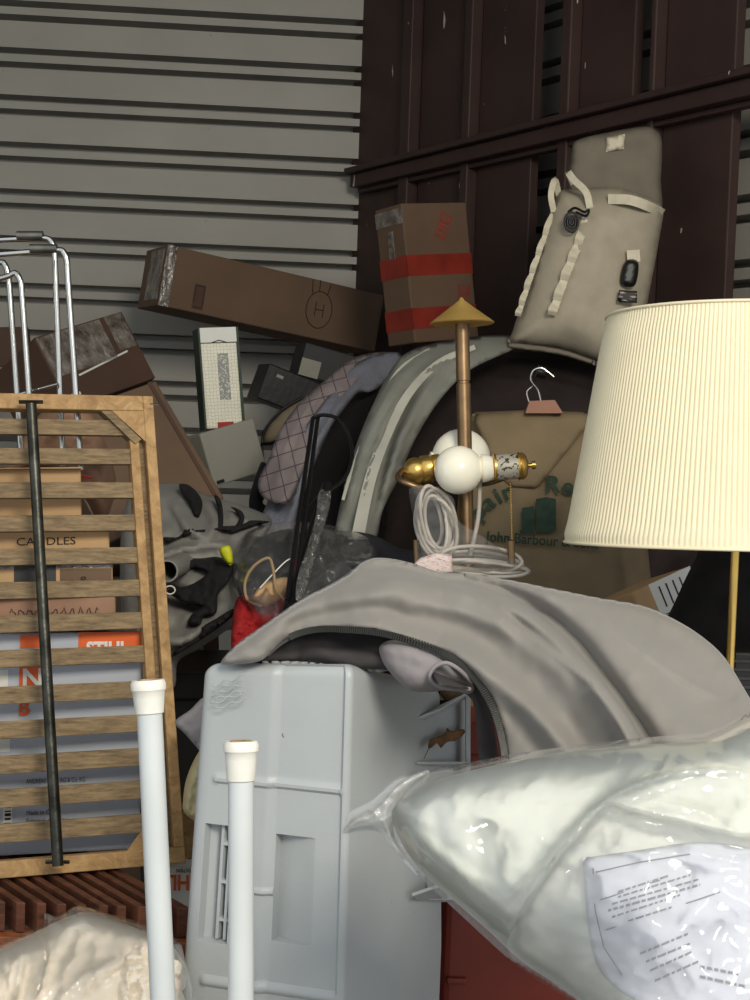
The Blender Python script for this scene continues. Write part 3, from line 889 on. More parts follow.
# ---- teak bench with slats, bottom left
bn = thing('slatted_teak_bench', 'dark red-brown slatted wooden bench under the pine frame', 'bench', P(80, 1000, 2.1))
dirb = Vector((-0.6, 0.8, 0))
ztop = min(P(40, 900, 2.06).z, BL.z - 0.001, BR.z - 0.001)
for xp in (-8, 12, 33, 53, 73, 95, 113, 134, 156, 174):
    a = P(xp + 4.5, 899, 2.06); a.z = ztop
    s_ = Vector((1, 0.03, 0)).normalized()
    wd = 0.0125 if xp < 170 else 0.018
    q = []
    for z in (ztop - 0.042, ztop):
        for (k, l) in ((0, 0), (1, 0), (1, 1), (0, 1)):
            p = a + s_ * (wd * k) + dirb * (0.5 * l); q.append((p.x, p.y, z))
    MB().hexa(q).build('seat_slat', M['teak'], bn, bevel=0.0015)
a = P(-40, 921, 2.045); b = P(190, 921, 2.045)
MB().box((a.x, a.y - 0.0, ztop - 0.12), (b.x, a.y + 0.03, ztop - 0.043)).build('front_rail', M['teak_l'], bn, bevel=0.002)
for x in (a.x, b.x - .05):
    MB().box((x, a.y + .005, 0), (x + .05, a.y + .05, ztop - 0.12)).build('leg', M['teak_l'], bn, bevel=0.003)
    MB().box((x - .3, a.y + .45, 0), (x - .25, a.y + .5, ztop - 0.043)).build('leg', M['teak_l'], bn, bevel=0.003)

# ---- white poles with rubber caps
def white_pole(label, top, bot, d, cl=0.036):
    a = P(top[0], top[1], d); b = P(bot[0], bot[1], d - 0.02)
    ax = (a - b).normalized()
    k = a.z / ax.z
    foot = a - ax * k
    t = thing('white_pole', label, 'pole', foot, group='white poles with rubber caps')
    Lp = (a - foot).length
    MB().lathe(foot, ax, [(0.0, 0), (0.0135, 0.0), (0.0135, Lp - 0.02)], 28).build('tube', M['pole'], t, smooth=True, sharp=40)
    MB().lathe(foot, ax, [(0.0138, Lp - cl), (0.0152, Lp - cl + .001), (0.0165, Lp - 0.02), (0.0172, Lp - 0.012), (0.0186, Lp - 0.0105), (0.0188, Lp - 0.004), (0.0172, Lp), (0.013, Lp), (0.0125, Lp - .0015), (0.008, Lp - .0015), (0.0075, Lp), (0.0, Lp)], 32).build('rubber_cap', M['cap'], t, smooth=True, sharp=40)
    MB().lathe(foot + ax * Lp, ax, [(0.0085, 0.0001), (0.0115, 0.0001), (0.0115, .0006), (0.0085, .0006), (0.0085, 0.0001)], 32).build('worn_ring', M['worn'], t)
    return t
white_pole('white tubular pole with rubber cap in front of the pine frame, left of the pair', (148, 680), (163, 1000), 1.6)
p2 = white_pole('white tubular pole with rubber cap in front of the grey plastic tote, right of the pair', (241, 741), (241, 1000), 1.58, 0.042)
p2['label'] = 'white tubular pole with rubber cap standing in front of the grey plastic tote'

# ---- grey tote standing on end
tt = thing('grey_plastic_tote', 'large light grey moulded plastic tote standing on end under the jacket', 'plastic tote', P(320, 1000, 1.95))
def hpt(px, d, py=850):
    p = P(px, py, d); return Vector((p.x, p.y, 0))
core = [hpt(177, 1.925, 1000), hpt(343, 1.86, 1000), hpt(441, 2.12, 1000), hpt(290, 2.28, 1000)]
ztp = P(350, 668, 1.87).z
def rounded(core, r, seg=6):
    out = []
    n = len(core)
    for i in range(n):
        p = core[i]; a = (core[i - 1] - p).normalized(); b = (core[(i + 1) % n] - p).normalized()
        ang = a.angle(b); t_ = r[i] / math.tan(ang / 2)
        s0 = p + a * t_; s1 = p + b * t_
        for k in range(seg + 1):
            u = k / seg
            out.append((s0 * (1 - u) ** 2 + p * 2 * u * (1 - u) + s1 * u ** 2))
    return out
corners = rounded(core, [0.022, 0.010, 0.01, 0.02])
fa, fb = core[0], core[1]
fdir = (fb - fa).normalized(); fn = Vector((-fdir.y, fdir.x, 0))
cen = sum(core, Vector()) / 4
if (cen - fa).dot(fn) < 0: fn = -fn
zlow = P(300, 1000, 1.9).z
def taper(z): return 1 - 0.22 * max(0, z - zlow)
def face_at(px, py):
    """distance along the front face and height where a line of sight meets it"""
    d_ = RM @ Vector(((px - 375) / F, (500 - py) / F, -1))
    k = (fa - CAM).dot(fn) / d_.dot(fn); p = CAM + d_ * k
    q = cen + (Vector((p.x, p.y, 0)) - cen) / taper(p.z)
    return (q - fa).dot(fdir), p.z
pockets = []      # (a0, a1, z0, z1, depth at a0, depth at a1)
def pocket(x0, x1, y0, y1, d0, d1):
    a0, za = face_at(x0, (y0 + y1) / 2); a1, _ = face_at(x1, (y0 + y1) / 2)
    _, z1 = face_at((x0 + x1) / 2, y0); _, z0 = face_at((x0 + x1) / 2, y1)
    pockets.append((a0, a1, z0, z1, d0, d1))
pocket(199, 229, 826, 943, 0.012, 0.034)
pocket(271, 311, 839, 946, 0.024, 0.006)
bars = []
for (x0, x1, y0, y1) in ((215, 217, 827, 942), (222.5, 224.5, 827, 942), (215, 229, 846, 848), (215, 229, 884, 886), (215, 229, 922, 924)):
    a0, _ = face_at(x0, 885); a1, _ = face_at(x1, 885); _, z1 = face_at(222, y0); _, z0 = face_at(222, y1)
    bars.append((a0, a1, z0, z1))
soft_g = []
for (x0, x1, yc, hw, am) in ((210, 347, 787, 4.5, -0.0045), (230, 275, 892, 4, -0.004), (200, 347, 991, 5, -0.005)):
    a0, _ = face_at(x0, yc); a1, _ = face_at(x1, yc); _, zc = face_at((x0 + x1) / 2, yc)
    soft_g.append((a0, a1, zc, hw / F * 1.88, am))
step_a, _ = face_at(268, 800)
def sm(x, e0, e1):
    t_ = min(1, max(0, (x - e0) / (e1 - e0))); return t_ * t_ * (3 - 2 * t_)
def tote_disp(a, z):
    d = 0.006 * sm(a, step_a - .006, step_a + .006)
    for a0, a1, zc, hw, am in soft_g:
        m_ = sm(a, a0 - .002, a0 + .004) * (1 - sm(a, a1 - .006, a1)) * max(0, 1 - (abs(z - zc) / hw) ** 2) ** .5
        d += am * m_
    for k, (a0, a1, z0, z1, d0, d1) in enumerate(pockets):
        if a0 - 1e-5 < a < a1 + 1e-5 and z0 - 1e-5 < z < z1 + 1e-5:
            d = d0 + (d1 - d0) * (a - a0) / (a1 - a0)
            if k == 0:
                for (b0, b1, y0, y1) in bars:
                    if b0 - 1e-5 < a < b1 + 1e-5 and y0 - 1e-5 < z < y1 + 1e-5: d = 0.008
    return d
E = 0.0006
acols = set(); zrows = set()
flen = (fb - fa).length
for (a0, a1, z0, z1) in [p[:4] for p in pockets] + bars:
    for a_ in (a0, a1): acols |= {a_ - E, a_ + E}
    for z_ in (z0, z1): zrows |= {z_ - E, z_ + E}
# exact pocket edges sit just inside the walls
pockets = [(a0 + E, a1 - E, z0 + E, z1 - E, d0, d1) for a0, a1, z0, z1, d0, d1 in pockets]
bars = [(a0 - E, a1 + E, z0 - E, z1 + E) for a0, a1, z0, z1 in bars]
s_face = (corners[6] - fa).dot(fdir); e_face = (corners[7] - fa).dot(fdir)
k = s_face + 0.003
while k < e_face:
    acols.add(k); k += 0.004
acols = sorted(a for a in acols if s_face + .001 < a < e_face - .001)
ring = list(corners[:7]); alongs = [None] * 7
for a_ in acols: ring.append(fa + fdir * a_); alongs.append(a_)
for i in range(7, len(corners)):
    ring.append(corners[i]); alongs.append(None)
k = zlow - .04
while k < ztp - 0.024:
    zrows.add(k); k += 0.004
zrows = sorted((z for z in zrows if z < ztp - 0.024), reverse=True)
rows = [(z, 0.0) for z in zrows] + [(0.0, 0.0)]
RT_ = 0.020
topr = [(ztp - RT_ + RT_ * math.sin(a), RT_ * (1 - math.cos(a))) for a in [math.pi / 2 * k / 8 for k in range(8, 0, -1)]] + [(ztp - RT_, 0)]
rows = topr + rows
# plane of the top
Ta, Tb, Tc = P(200, 661, 1.92), P(350, 663, 1.87), P(455, 687, 2.12)
Tn = (Tb - Ta).cross(Tc - Ta).normalized()
def ztop_at(x, y): return Ta.z - (Tn.x * (x - Ta.x) + Tn.y * (y - Ta.y)) / Tn.z
v = []; f = []
n = len(ring)
for zi, (z, ins) in enumerate(rows):
    tp = taper(z)
    for p, a_ in zip(ring, alongs):
        q = cen + (p - cen) * tp
        if ins: q = q + (cen - q).normalized() * ins * 1.3
        zz_ = z + (ztop_at(q.x, q.y) - ztp) * sm(z, zlow + .26, ztp)
        w_ = Vector((q.x, q.y, zz_))
        if a_ is not None and ins < 0.008: w_ = w_ + fn * tote_disp(a_, z)
        v.append(w_)
for i in range(len(rows) - 1):
    for k in range(n):
        f.append((i * n + k, i * n + (k + 1) % n, (i + 1) * n + (k + 1) % n, (i + 1) * n + k))
f.append(tuple(range(n - 1, -1, -1))); f.append(tuple((len(rows) - 1) * n + k for k in range(n)))
obj('tote_body', v, f, M['tote'], tt, smooth=True, sharp=38)
for j in range(6):
    pts = []
    for i in range(9):
        px_ = 213 + i * 3.8 + j * 0.6 * (1 if j % 2 else -1); py_ = 686 + j * 4.6 - i * 1.3 + 1.6 * math.sin(i * 1.5 + j)
        d_ = RM @ Vector(((px_ - 375) / F, (500 - py_) / F, -1)); k = (fa - CAM).dot(fn) / d_.dot(fn)
        pts.append(CAM + d_ * k + fn * 0.0)
    MB().tube(catmull(pts, 3), 0.0009, 6).build('wavy_relief_line', M['tote'], tt, smooth=True)
# ribs along the top edge
for k in range(13):
    c = P(268 + k * 9.5, 662, 1.93 - k * 0.001); c.z = ztop_at(c.x, c.y)
    MB().box((-0.0025, -0.010, -0.004), (0.0025, 0.012, 0.006), Matrix.Translation(c) @ Matrix.Rotation(-0.6, 4, 'Z')).build('top_rib', M['tote'], tt, bevel=0.001)
# side handle bracket on the right
def slab(name, pts, off, m, parent):
    w_ = [P(*p) for p in pts]
    n_ = (w_[1] - w_[0]).cross(w_[2] - w_[0]).normalized() * off
    k = len(w_)
    return obj(name, w_ + [p + n_ for p in w_], [tuple(range(k)), tuple(range(2 * k - 1, k - 1, -1))] + [(i, (i + 1) % k, (i + 1) % k + k, i + k) for i in range(k)], m, parent)
slab('bracket_plate', [(419, 716, 2.035), (467, 694, 2.16), (467, 900, 2.16), (430, 900, 2.06)], 0.004, M['tote'], tt)
slab('bracket_rim', [(466, 692, 2.12), (470.5, 691, 2.12), (470.5, 800, 2.12), (466, 800, 2.12)], 0.02, M['tote'], tt)
slab('bracket_web', [(419, 719, 2.03), (440, 711, 2.05), (468, 694, 2.11), (468, 697, 2.15), (440, 714, 2.09), (421, 722, 2.045)], 0.003, M['tote'], tt)
slab('bracket_web', [(417, 764, 2.02), (469, 764, 2.11), (469, 767, 2.15), (421, 767, 2.05)], 0.003, M['tote'], tt)
slab('bracket_web', [(413, 896, 2.0), (448, 884, 2.04), (446, 902, 2.12), (420, 903, 2.06)], 0.004, M['tote'], tt)
lf = relief('dry_leaf', [(428, 748), (430, 740), (437, 737), (445, 733), (447, 728), (452, 731), (462, 729), (465, 732), (461, 737), (455, 741), (447, 742), (441, 748), (437, 743), (432, 747)], [(428, 748, 2.03), (465, 730, 2.125), (445, 745, 2.075), (440, 730, 2.06)], 0.002, 3, M['leaf'], None, step=2, wr=((0.004, 8, 3),))
tag(lf, 'small dry brown leaf stuck on the grey tote', 'leaf')
ptube('stalk', [(431, 746, 2.03), (427, 752, 2.02), (424, 759, 2.012)], 0.0006, M['leaf'], lf, 5)

# ---- red bin behind the tote
t, W, H = None, None, None
A = P(400, 1100, 2.5); 
rb = thing('red_plastic_bin', 'red plastic bin standing behind the grey tote under the bagged pillow', 'bin', (P(560, 900, 2.5).x, P(560, 900, 2.5).y, 0))
xl = P(446, 800, 2.18).x; xr = P(605, 800, 2.18).x; yb = P(500, 800, 2.18).y; zt = P(500, 722, 2.18).z
MB().box((xl, yb, 0), (xr, yb + .12, zt - 0.03)).build('bin_body', M['redbin'], rb, bevel=0.015, seg=3)
MB().box((xl - .006, yb - .008, zt - .05), (xr + .012, yb + .13, zt)).build('bin_rim', M['redbin'], rb, bevel=0.006)
for z in (P(450, 982, 2.18).z, P(450, 830, 2.18).z):
    MB().box((xl + .01, yb - .008, z - .006), (xl + .04, yb + .01, z + .004)).build('bin_rib', M['redbin'], rb, bevel=0.003)

# ---- pleated floor lamp
LD = 2.05
def Lp(py, px=738): return P(px, py, LD)
tc_ = P(741, 318, LD); bc_ = P(737, 545, LD)
axl = (tc_ - bc_).normalized(); SHH = (tc_ - bc_).length
gx, gy = P(733, 600, LD + .0).x, P(733, 600, LD).y
fl_ = thing('pleated_shade_lamp', 'brass floor lamp with large cream pleated shade at right', 'lamp', (gx, gy, 0))
RT, RB = 133 / F * LD, 171 / F * LD
NP = 210
v = []; f = []
prof_ = [(RB, 0.0, 0), (RB * 1.0 + (RT - RB) * .01, .012, 1)] + [(RB + (RT - RB) * k / 10, SHH * k / 10, 1) for k in range(1, 10)] + [(RT + (RB - RT) * .012, SHH - .012, 1), (RT, SHH, 0)]
inner = [(r - 0.004, z, 0) for r, z, _ in reversed(prof_)]
aa = axl.orthogonal().normalized(); ab = axl.cross(aa)
nn = NP * 4
for (r, z, pl_) in prof_ + inner:
    for k in range(nn):
        th_ = 2 * math.pi * k / nn
        ph_ = (k % 4)
        dr = pl_ * (0.0 if ph_ == 0 else (0.0016 if ph_ in (1, 3) else 0.0022)) - 0.001 * pl_
        v.append(bc_ + axl * z + (aa * math.cos(th_) + ab * math.sin(th_)) * (r + dr))
R_ = len(prof_) * 2
for i in range(R_):
    j = (i + 1) % R_
    for k in range(nn):
        f.append((i * nn + k, i * nn + (k + 1) % nn, j * nn + (k + 1) % nn, j * nn + k))
obj('lamp_shade', v, f, M['shade'], fl_, smooth=True, sharp=60)
for (c, r) in ((bc_, RB), (tc_, RT)):
    MB().tube([c + (aa * math.cos(a) + ab * math.sin(a)) * (r + .0006) for a in [i * 2 * math.pi / 120 for i in range(120)]], 0.0022, 6, True).build('shade_trim', M['shade'], fl_, smooth=True)
MB().lathe((gx, gy, 0), (0, 0, 1), [(0, 0), (.12, 0), (.12, .012), (.10, .02), (.02, .035), (.0055, .06), (.0055, bc_.z + 0.06)], 40).build('lamp_pole', M['gold'], fl_, smooth=True, sharp=40)
MB().lathe((gx, gy, bc_.z + 0.04), (0, 0, 1), [(0, 0), (.015, 0), (.018, .01), (.018, .05), (0, .052)], 24).build('socket', M['gold'], fl_, smooth=True, sharp=40)
MB().lathe((gx, gy, bc_.z + 0.09), (0, 0, 1), [(0, 0), (.013, 0), (.014, .02), (.028, .055), (.03, .075), (.022, .095), (0, .104)], 24).build('bulb', M['bulb'], fl_, smooth=True, sharp=60)
sp_ = MB()
tcc = tc_ - axl * 0.012
for k in range(3):
    a = k * 2 * math.pi / 3 + .4; sp_.tube([tcc, tcc + (aa * math.cos(a) + ab * math.sin(a)) * (RT - .003)], 0.0015, 6)
sp_.tube([Vector((gx, gy, bc_.z + .06)), Vector((gx, gy + .05, bc_.z + .12)), Vector((gx, gy + .05, bc_.z + .22)), tcc], 0.0015, 6)
sp_.build('shade_spider', M['gold'], fl_)

# ---- brass two-light lamp without shade
BDp = 2.45
bl = thing('brass_twin_bulb_lamp', 'brass lamp without shade, cone finial on top and two white globe bulbs', 'lamp')
bx = P(464.5, 430, BDp); bl.location = (bx.x, bx.y, 0)
pt = P(462, 322, BDp); pbm = P(467, 545, BDp)
axp = (pt - pbm).normalized()
ftp = pt - axp * (pt.z / axp.z)
Lz = (pt - ftp).length
bl.location = ftp
K = BDp / F
MB().lathe(ftp, axp, [(0, 0), (.10, 0), (.10, .015), (.02, .03), (7.2 * K, .05), (7.2 * K, Lz - 62 * K), (6.2 * K, Lz - 61.5 * K), (6.2 * K, Lz - 59 * K), (7.2 * K, Lz - 58.5 * K), (7.0 * K, Lz)], 28).build('lamp_pole', M['brass'], bl, smooth=True, sharp=40)
MB().lathe(ftp + axp * Lz, axp, [(0, -2 * K), (10 * K, -2 * K), (31.5 * K, -2 * K), (32.5 * K, -1 * K), (30 * K, 1 * K), (16 * K, 11.5 * K), (3 * K, 21.5 * K), (1.5 * K, 24 * K), (0, 25 * K)], 48).build('cone_finial', M['satin'], bl, smooth=True, sharp=30)
def globe(c, axis, r, neck, name='globe_bulb'):
    pr = [(0.0, -r)]
    for k in range(1, 15):
        a = -math.pi / 2 + k * math.pi / 15 * 0.92
        pr.append((r * math.cos(a), r * math.sin(a)))
    z_ = pr[-1][1]
    pr += [(14 * K, z_ + 2 * K), (13 * K, z_ + neck * .6), (11 * K, z_ + neck)]
    return MB().lathe(c, axis, pr, 36).build(name, M['bulb'], bl, smooth=True, sharp=60)
xr_ = (P(520, 466, BDp) - P(458, 470, BDp)).normalized()
c1 = P(458.5, 470, BDp - 0.055)
globe(c1, xr_, 24.5 * K * .975, 12 * K)
c2 = P(461, 458, BDp + 0.06)
xl_ = (P(400, 473, BDp + .05) - P(461, 458, BDp + .05)).normalized()
globe(c2, xl_, 30 * K, 4 * K)
sk = c1 + xr_ * (35 * K)
MB().lathe(sk, xr_, [(0, 0), (11.5 * K, 0), (12.5 * K, 2 * K), (12.5 * K, 24 * K), (0, 24 * K)], 28).build('socket_label', M['labelprint'], bl, smooth=True, sharp=40)
mb = MB(); mb.lathe(sk, xr_, [(0, -1 * K), (11 * K, -1 * K), (13 * K, 1 * K), (11, 3 * K)] and [(0, -1 * K), (11 * K, -1 * K), (13.4 * K, 0), (13.4 * K, 2 * K), (0, 2 * K)], 28)
mb.build('socket_ring', M['gold'], bl, smooth=True, sharp=40); mb = MB()
mb.lathe(sk + xr_ * 23 * K, xr_, [(0, 0), (13.6 * K, 0), (14 * K, 1.5 * K), (12.6 * K, 3 * K), (13.8 * K, 4.5 * K), (12 * K, 7 * K), (9 * K, 9 * K), (0, 11 * K)], 28)
mb.build('socket', M['gold'], bl, smooth=True, sharp=40)
MB().lathe(sk + xr_ * 33 * K, xr_, [(0, 0), (2 * K, 0), (2 * K, 4 * K), (4 * K, 4 * K), (4 * K, 7.5 * K), (0, 7.5 * K)], 12).build('switch_knob', M['gold'], bl, smooth=True, sharp=40)
sl_ = P(434, 468, BDp + .0)
xs_ = (P(402, 473, BDp - .01) - sl_).normalized()
MB().lathe(sl_, xs_, [(0, -8 * K), (11.5 * K, -8 * K), (13.5 * K, -6 * K), (13.5 * K, 0), (12 * K, 2 * K), (14 * K, 4 * K), (14 * K, 12 * K), (12.5 * K, 14 * K), (13.5 * K, 18 * K), (13 * K, 23 * K), (10 * K, 28 * K), (5 * K, 31 * K), (0, 32 * K)], 28).build('socket', M['gold'], bl, smooth=True, sharp=40)
ptube('curved_arm', [(464, 484, BDp), (445, 489, BDp - .02), (425, 489, BDp - .045), (406, 483, BDp - .05), (398, 477, BDp - .03), (402, 471, BDp - .01)], 3.3 * K, M['brass'], bl, 12)
ptube('curved_arm', [(464, 484, BDp), (485, 484, BDp - .02), (505, 478, BDp - .05), (520, 472, BDp - .055)], 2.4 * K, M['brass'], bl, 12)
ch = MB()
for k in range(22):
    ch.lathe(P(510.5 + k * .07, 484 + k * 2.6, BDp - .06), (0, 0, 1), [(0, -.0016), (.0014, -.001), (.0018, 0), (.0014, .001), (0, .0016)], 8)
ch.tube([P(510.5, 482, BDp - .06), P(512, 541, BDp - .06)], 0.0006, 5)
ch.build('pull_chain', M['gold'], bl, smooth=True)
ptube('chain_weight', [(511, 541, BDp - .06), (511.5, 566, BDp - .06)], 3.6 * K, M['brass'], bl, 14, curve=False)
ptube('chain_weight', [(416, 540, BDp - .03), (417, 566, BDp - .03)], 3 * K, M['brass'], bl, 14, curve=False)
# cord bundle
cd = BDp - 0.03
co = thing('bundled_cord_bag', 'coiled silver power cord in a clear bag hanging below the globe bulbs', 'power cord', P(450, 575, cd))
cm = MB()
rr = random.Random(5)
for k in range(9):
    ox, oy, dz = rr.uniform(-5, 5), rr.uniform(-5, 5), rr.uniform(-.03, .02)
    wx, wy = 15 + rr.uniform(-5, 4), 30 + rr.uniform(-5, 4)
    cm.tube(catmull([P(433 + ox + wx * math.cos(a) + 0.16 * wy * math.sin(a), 524 + oy + wy * math.sin(a), cd + dz + .01 * math.sin(a * 2 + k)) for a in [i * math.pi / 6 for i in range(12)]], 4, True), 0.0031, 8, True)
for k in range(9):
    ox, oy, dz = rr.uniform(-4, 2), rr.uniform(-7, 4), rr.uniform(-.03, .03)
    wx, wy = 45 + rr.uniform(-6, 2), 8 + rr.uniform(-3, 5)
    cm.tube(catmull([P(482 + ox + wx * math.cos(a), 566 + oy + wy * math.sin(a) + 0.2 * wx * math.cos(a) * .35, cd + dz + .01 * math.sin(a * 2 + k)) for a in [i * math.pi / 6 for i in range(12)]], 4, True), 0.0031, 8, True)
cm.tube(catmull([P(480, 474, cd), P(479, 510, cd), P(476, 530, cd), P(470, 556, cd)], 6), 0.0036, 8)
cm.build('coiled_cord', M['cord'], co, smooth=True)
relief('clear_bag', [(409, 490), (425, 486), (452, 496), (458, 520), (480, 535), (505, 552), (520, 560), (512, 574), (480, 576), (440, 578), (418, 570), (416, 530)], cd - .02, 0.03, 16, M['film_thin'], co, step=4, wr=((0.008, 14, 3, (1, 1), True),), film=True)
relief('printed_label', [(412, 566), (420, 558), (436, 553), (452, 555), (453, 573), (430, 576), (414, 574)], cd - .06, 0.004, 3, M['taglabel'], co, step=3, curve=False)

# ---- umbrella-like folding canes with wrist loop
uc = thing('black_folding_canes', 'thin black canes with a wrist loop, wrapped in shiny film', 'cane', P(290, 600, 2.95))
for (a, b, r) in (((313, 418, 2.80), (287, 600, 2.34), .0042), ((318, 417, 2.81), (294, 600, 2.35), .0042), ((327, 492, 2.64), (291, 610, 2.32), .0065), ((321, 500, 2.62), (284, 615, 2.32), .006)):
    ptube('cane_shaft', [a, b], r, M['black'], uc, 10, curve=False)
ptube('wrist_loop', [(313, 418, 2.80), (324, 415, 2.79), (339, 420, 2.77), (350, 440, 2.74), (352, 458, 2.71), (345, 478, 2.67), (331, 490, 2.64), (318, 498, 2.62), (308, 512, 2.58), (305, 530, 2.54), (306, 560, 2.47)], 0.0035, M['black'], uc, 8)
relief('film_wrap', [(319, 492), (330, 488), (329, 510), (318, 545), (306, 590), (296, 600), (298, 575), (308, 545), (316, 515)], [(319, 492, 2.62), (296, 600, 2.31), (325, 510, 2.58)], 0.01, 5, film_mat('silver_film', 0.10, 0.15, bs=60, bump=1.0, gl=0.9), uc, step=3, wr=((0.01, 9, 2, (1, 1), True),), film=True)
ptube('grip', [(327, 485, 2.65), (323, 500, 2.62)], 0.009, M['black'], uc, 12, curve=False)


# ------------------------------------------------------------------ soft things
def soft(name, label, cat, poly, depth, bulge, edge, m, **kw):
    return tag(relief(name, poly, depth, bulge, edge, m, None, **kw), label, cat)


# dark clothes pile, filling the back right
soft('dark_clothes_pile', 'heap of dark brown-black clothes behind the brass lamp and the shade', 'clothes',
     [(378, 560), (385, 500), (405, 450), (430, 400), (462, 370), (500, 354), (540, 352), (600, 362), (700, 380), (800, 400), (800, 760), (600, 780), (378, 760)],
     [(378, 560, 3.3), (430, 400, 3.55), (600, 362, 3.6), (800, 400, 3.2), (800, 760, 2.9), (500, 700, 3.1), (378, 760, 3.2), (560, 500, 3.4)], 0.10, 60, M['darkcloth'], step=9,
     wr=((0.05, 70, 2), (0.02, 30, 5)), back=0.02)
# clothes over the hump
soft('plaid_shirt', 'grey-pink plaid shirt hanging over the hump of clothes', 'shirt',
     [(392, 353), (365, 354), (345, 363), (325, 380), (300, 402), (280, 430), (268, 460), (258, 482), (264, 498), (287, 503), (303, 470), (322, 430), (347, 395), (380, 372)],
     [(392, 353, 3.70), (325, 380, 3.42), (260, 485, 3.08), (300, 470, 3.08), (380, 372, 3.55)], 0.02, 9, M['plaid'], step=3.5,
     folds=[([(345, 370), (310, 410), (285, 460), (275, 495)], .022, 6, 'g'), ([(332, 388), (325, 397), (300, 430), (285, 465)], -.026, 3, 'g')], wr=((0.014, 20, 2),))
soft('blue_grey_shirt', 'blue-grey woven shirt hanging right of the plaid shirt', 'shirt',
     [(400, 353), (375, 355), (350, 368), (328, 396), (303, 430), (283, 465), (268, 500), (258, 535), (285, 548), (302, 500), (316, 462), (331, 428), (345, 409), (358, 393), (373, 391), (396, 372)],
     [(400, 353, 3.65), (350, 368, 3.5), (283, 465, 3.14), (258, 535, 3.02), (285, 548, 3.0), (331, 428, 3.2), (373, 391, 3.45)], 0.02, 9, M['blueshirt'], step=3.5,
     folds=[([(380, 362), (340, 405), (310, 455), (285, 530)], .022, 5), ([(360, 372), (330, 410), (300, 460), (275, 520)], -.02, 4), ([(350, 392), (325, 430), (305, 480), (290, 530)], .018, 4)], wr=((0.012, 18, 4),))
soft('black_garment', 'black garment hanging between blue-grey shirt and grey coat', 'garment',
     [(338, 410), (356, 393), (374, 389), (380, 400), (370, 425), (355, 455), (345, 480), (342, 520), (338, 570), (280, 570), (296, 520), (306, 485), (318, 452), (329, 427)],
     [(378, 391, 3.5), (345, 520, 3.12), (285, 570, 3.05)], 0.03, 14, M['blackcloth'], step=5, wr=((0.02, 20, 6),))
gc = soft('grey_coat', 'grey-green nylon coat with pale edges draped over the hump', 'coat',
     [(515, 336), (480, 336), (440, 342), (408, 352), (392, 368), (375, 400), (358, 440), (345, 485), (335, 530), (330, 575), (362, 580), (376, 540), (383, 510), (398, 480), (415, 440), (440, 400), (470, 370), (515, 348)],
     [(515, 340, 3.5), (440, 342, 3.45), (375, 400, 3.15), (335, 560, 2.9), (365, 570, 2.9), (398, 480, 3.0), (470, 370, 3.3)], 0.022, 10, M['greycoat'], step=4,
     folds=[([(460, 350), (410, 385), (375, 450), (355, 540)], .05, 6, 'lap'), ([(490, 345), (440, 372), (405, 430), (380, 500)], .03, 5, 'lap'), ([(430, 350), (395, 385), (365, 445), (345, 520)], .03, 5), ([(420, 375), (390, 440), (370, 520)], -.03, 5)], wr=((0.01, 30, 4),))
strip('pale_binding', [(475, 347, 3.36), (440, 362, 3.28), (410, 392, 3.12), (388, 432, 3.02), (370, 480, 2.93), (356, 545, 2.84)], [5, 13], 3.0, M['palecoat'], gc, th=.006)
strip('pale_binding', [(430, 350, 3.38), (398, 372, 3.24), (372, 420, 3.08), (352, 470, 2.98), (343, 500, 2.93)], [5, 3], 3.0, M['palecoat'], gc, th=.006)

tp_ = soft('tan_pouch', 'tan cloth pouch with black cord edge left of the plaid shirt', 'pouch',
     [(262, 444), (266, 428), (282, 410), (305, 396), (322, 388), (318, 402), (302, 420), (288, 436), (276, 444)], 3.7, 0.03, 10, M['tan'], step=4)
ptube('black_cord', [(305, 396, 3.68), (282, 410, 3.68), (266, 428, 3.68), (262, 444, 3.68), (264, 465, 3.66), (270, 482, 3.6), (262, 500, 3.5)], 0.0035, M['black'], tp_, 8)
ptube('black_cord', [(262, 444, 3.67), (272, 443, 3.66), (280, 438, 3.65)], 0.0035, M['black'], tp_, 8)
soft('black_shoulder_bag', 'black soft bag hanging below the tan pouch', 'bag', [(262, 462), (268, 470), (262, 500), (274, 520), (272, 600), (240, 600), (250, 530), (249, 500), (256, 475)], [(262, 462, 3.35), (262, 500, 3.3), (260, 600, 2.85), (240, 600, 2.85)], 0.04, 10, M['blackcloth'], step=4)

# garment bag with print
gb = thing('canvas_garment_bag', 'olive canvas garment bag on a hanger, printed in green John Barbour & Sons', 'garment bag', P(560, 620, 2.85))
GD = [(470, 412, 2.95), (590, 414, 2.95), (655, 610, 2.80), (450, 610, 2.80)]
relief('bag_body', [(468, 418), (476, 412), (530, 410), (582, 412), (602, 420), (625, 450), (645, 520), (653, 600), (655, 700), (440, 700), (445, 600), (458, 500)], GD, 0.05, 22, M['canvas'], gb, step=5, curve=False,
       wr=((0.010, 60, 3), (0.004, 20, 5)), folds=[([(500, 430), (495, 520), (480, 620)], .006, 14), ([(620, 500), (625, 560), (632, 640)], .01, 6)])
relief('bag_flap', [(472, 414), (530, 410), (583, 413), (592, 420), (570, 448), (540, 485), (535, 488), (512, 487), (500, 480), (488, 455)], [(470, 412, 2.885), (590, 414, 2.885), (530, 488, 2.84), (500, 480, 2.84)], 0.006, 4, M['canvas'], gb, step=5, curve=False, wr=((0.003, 30, 3),), back=0.02)
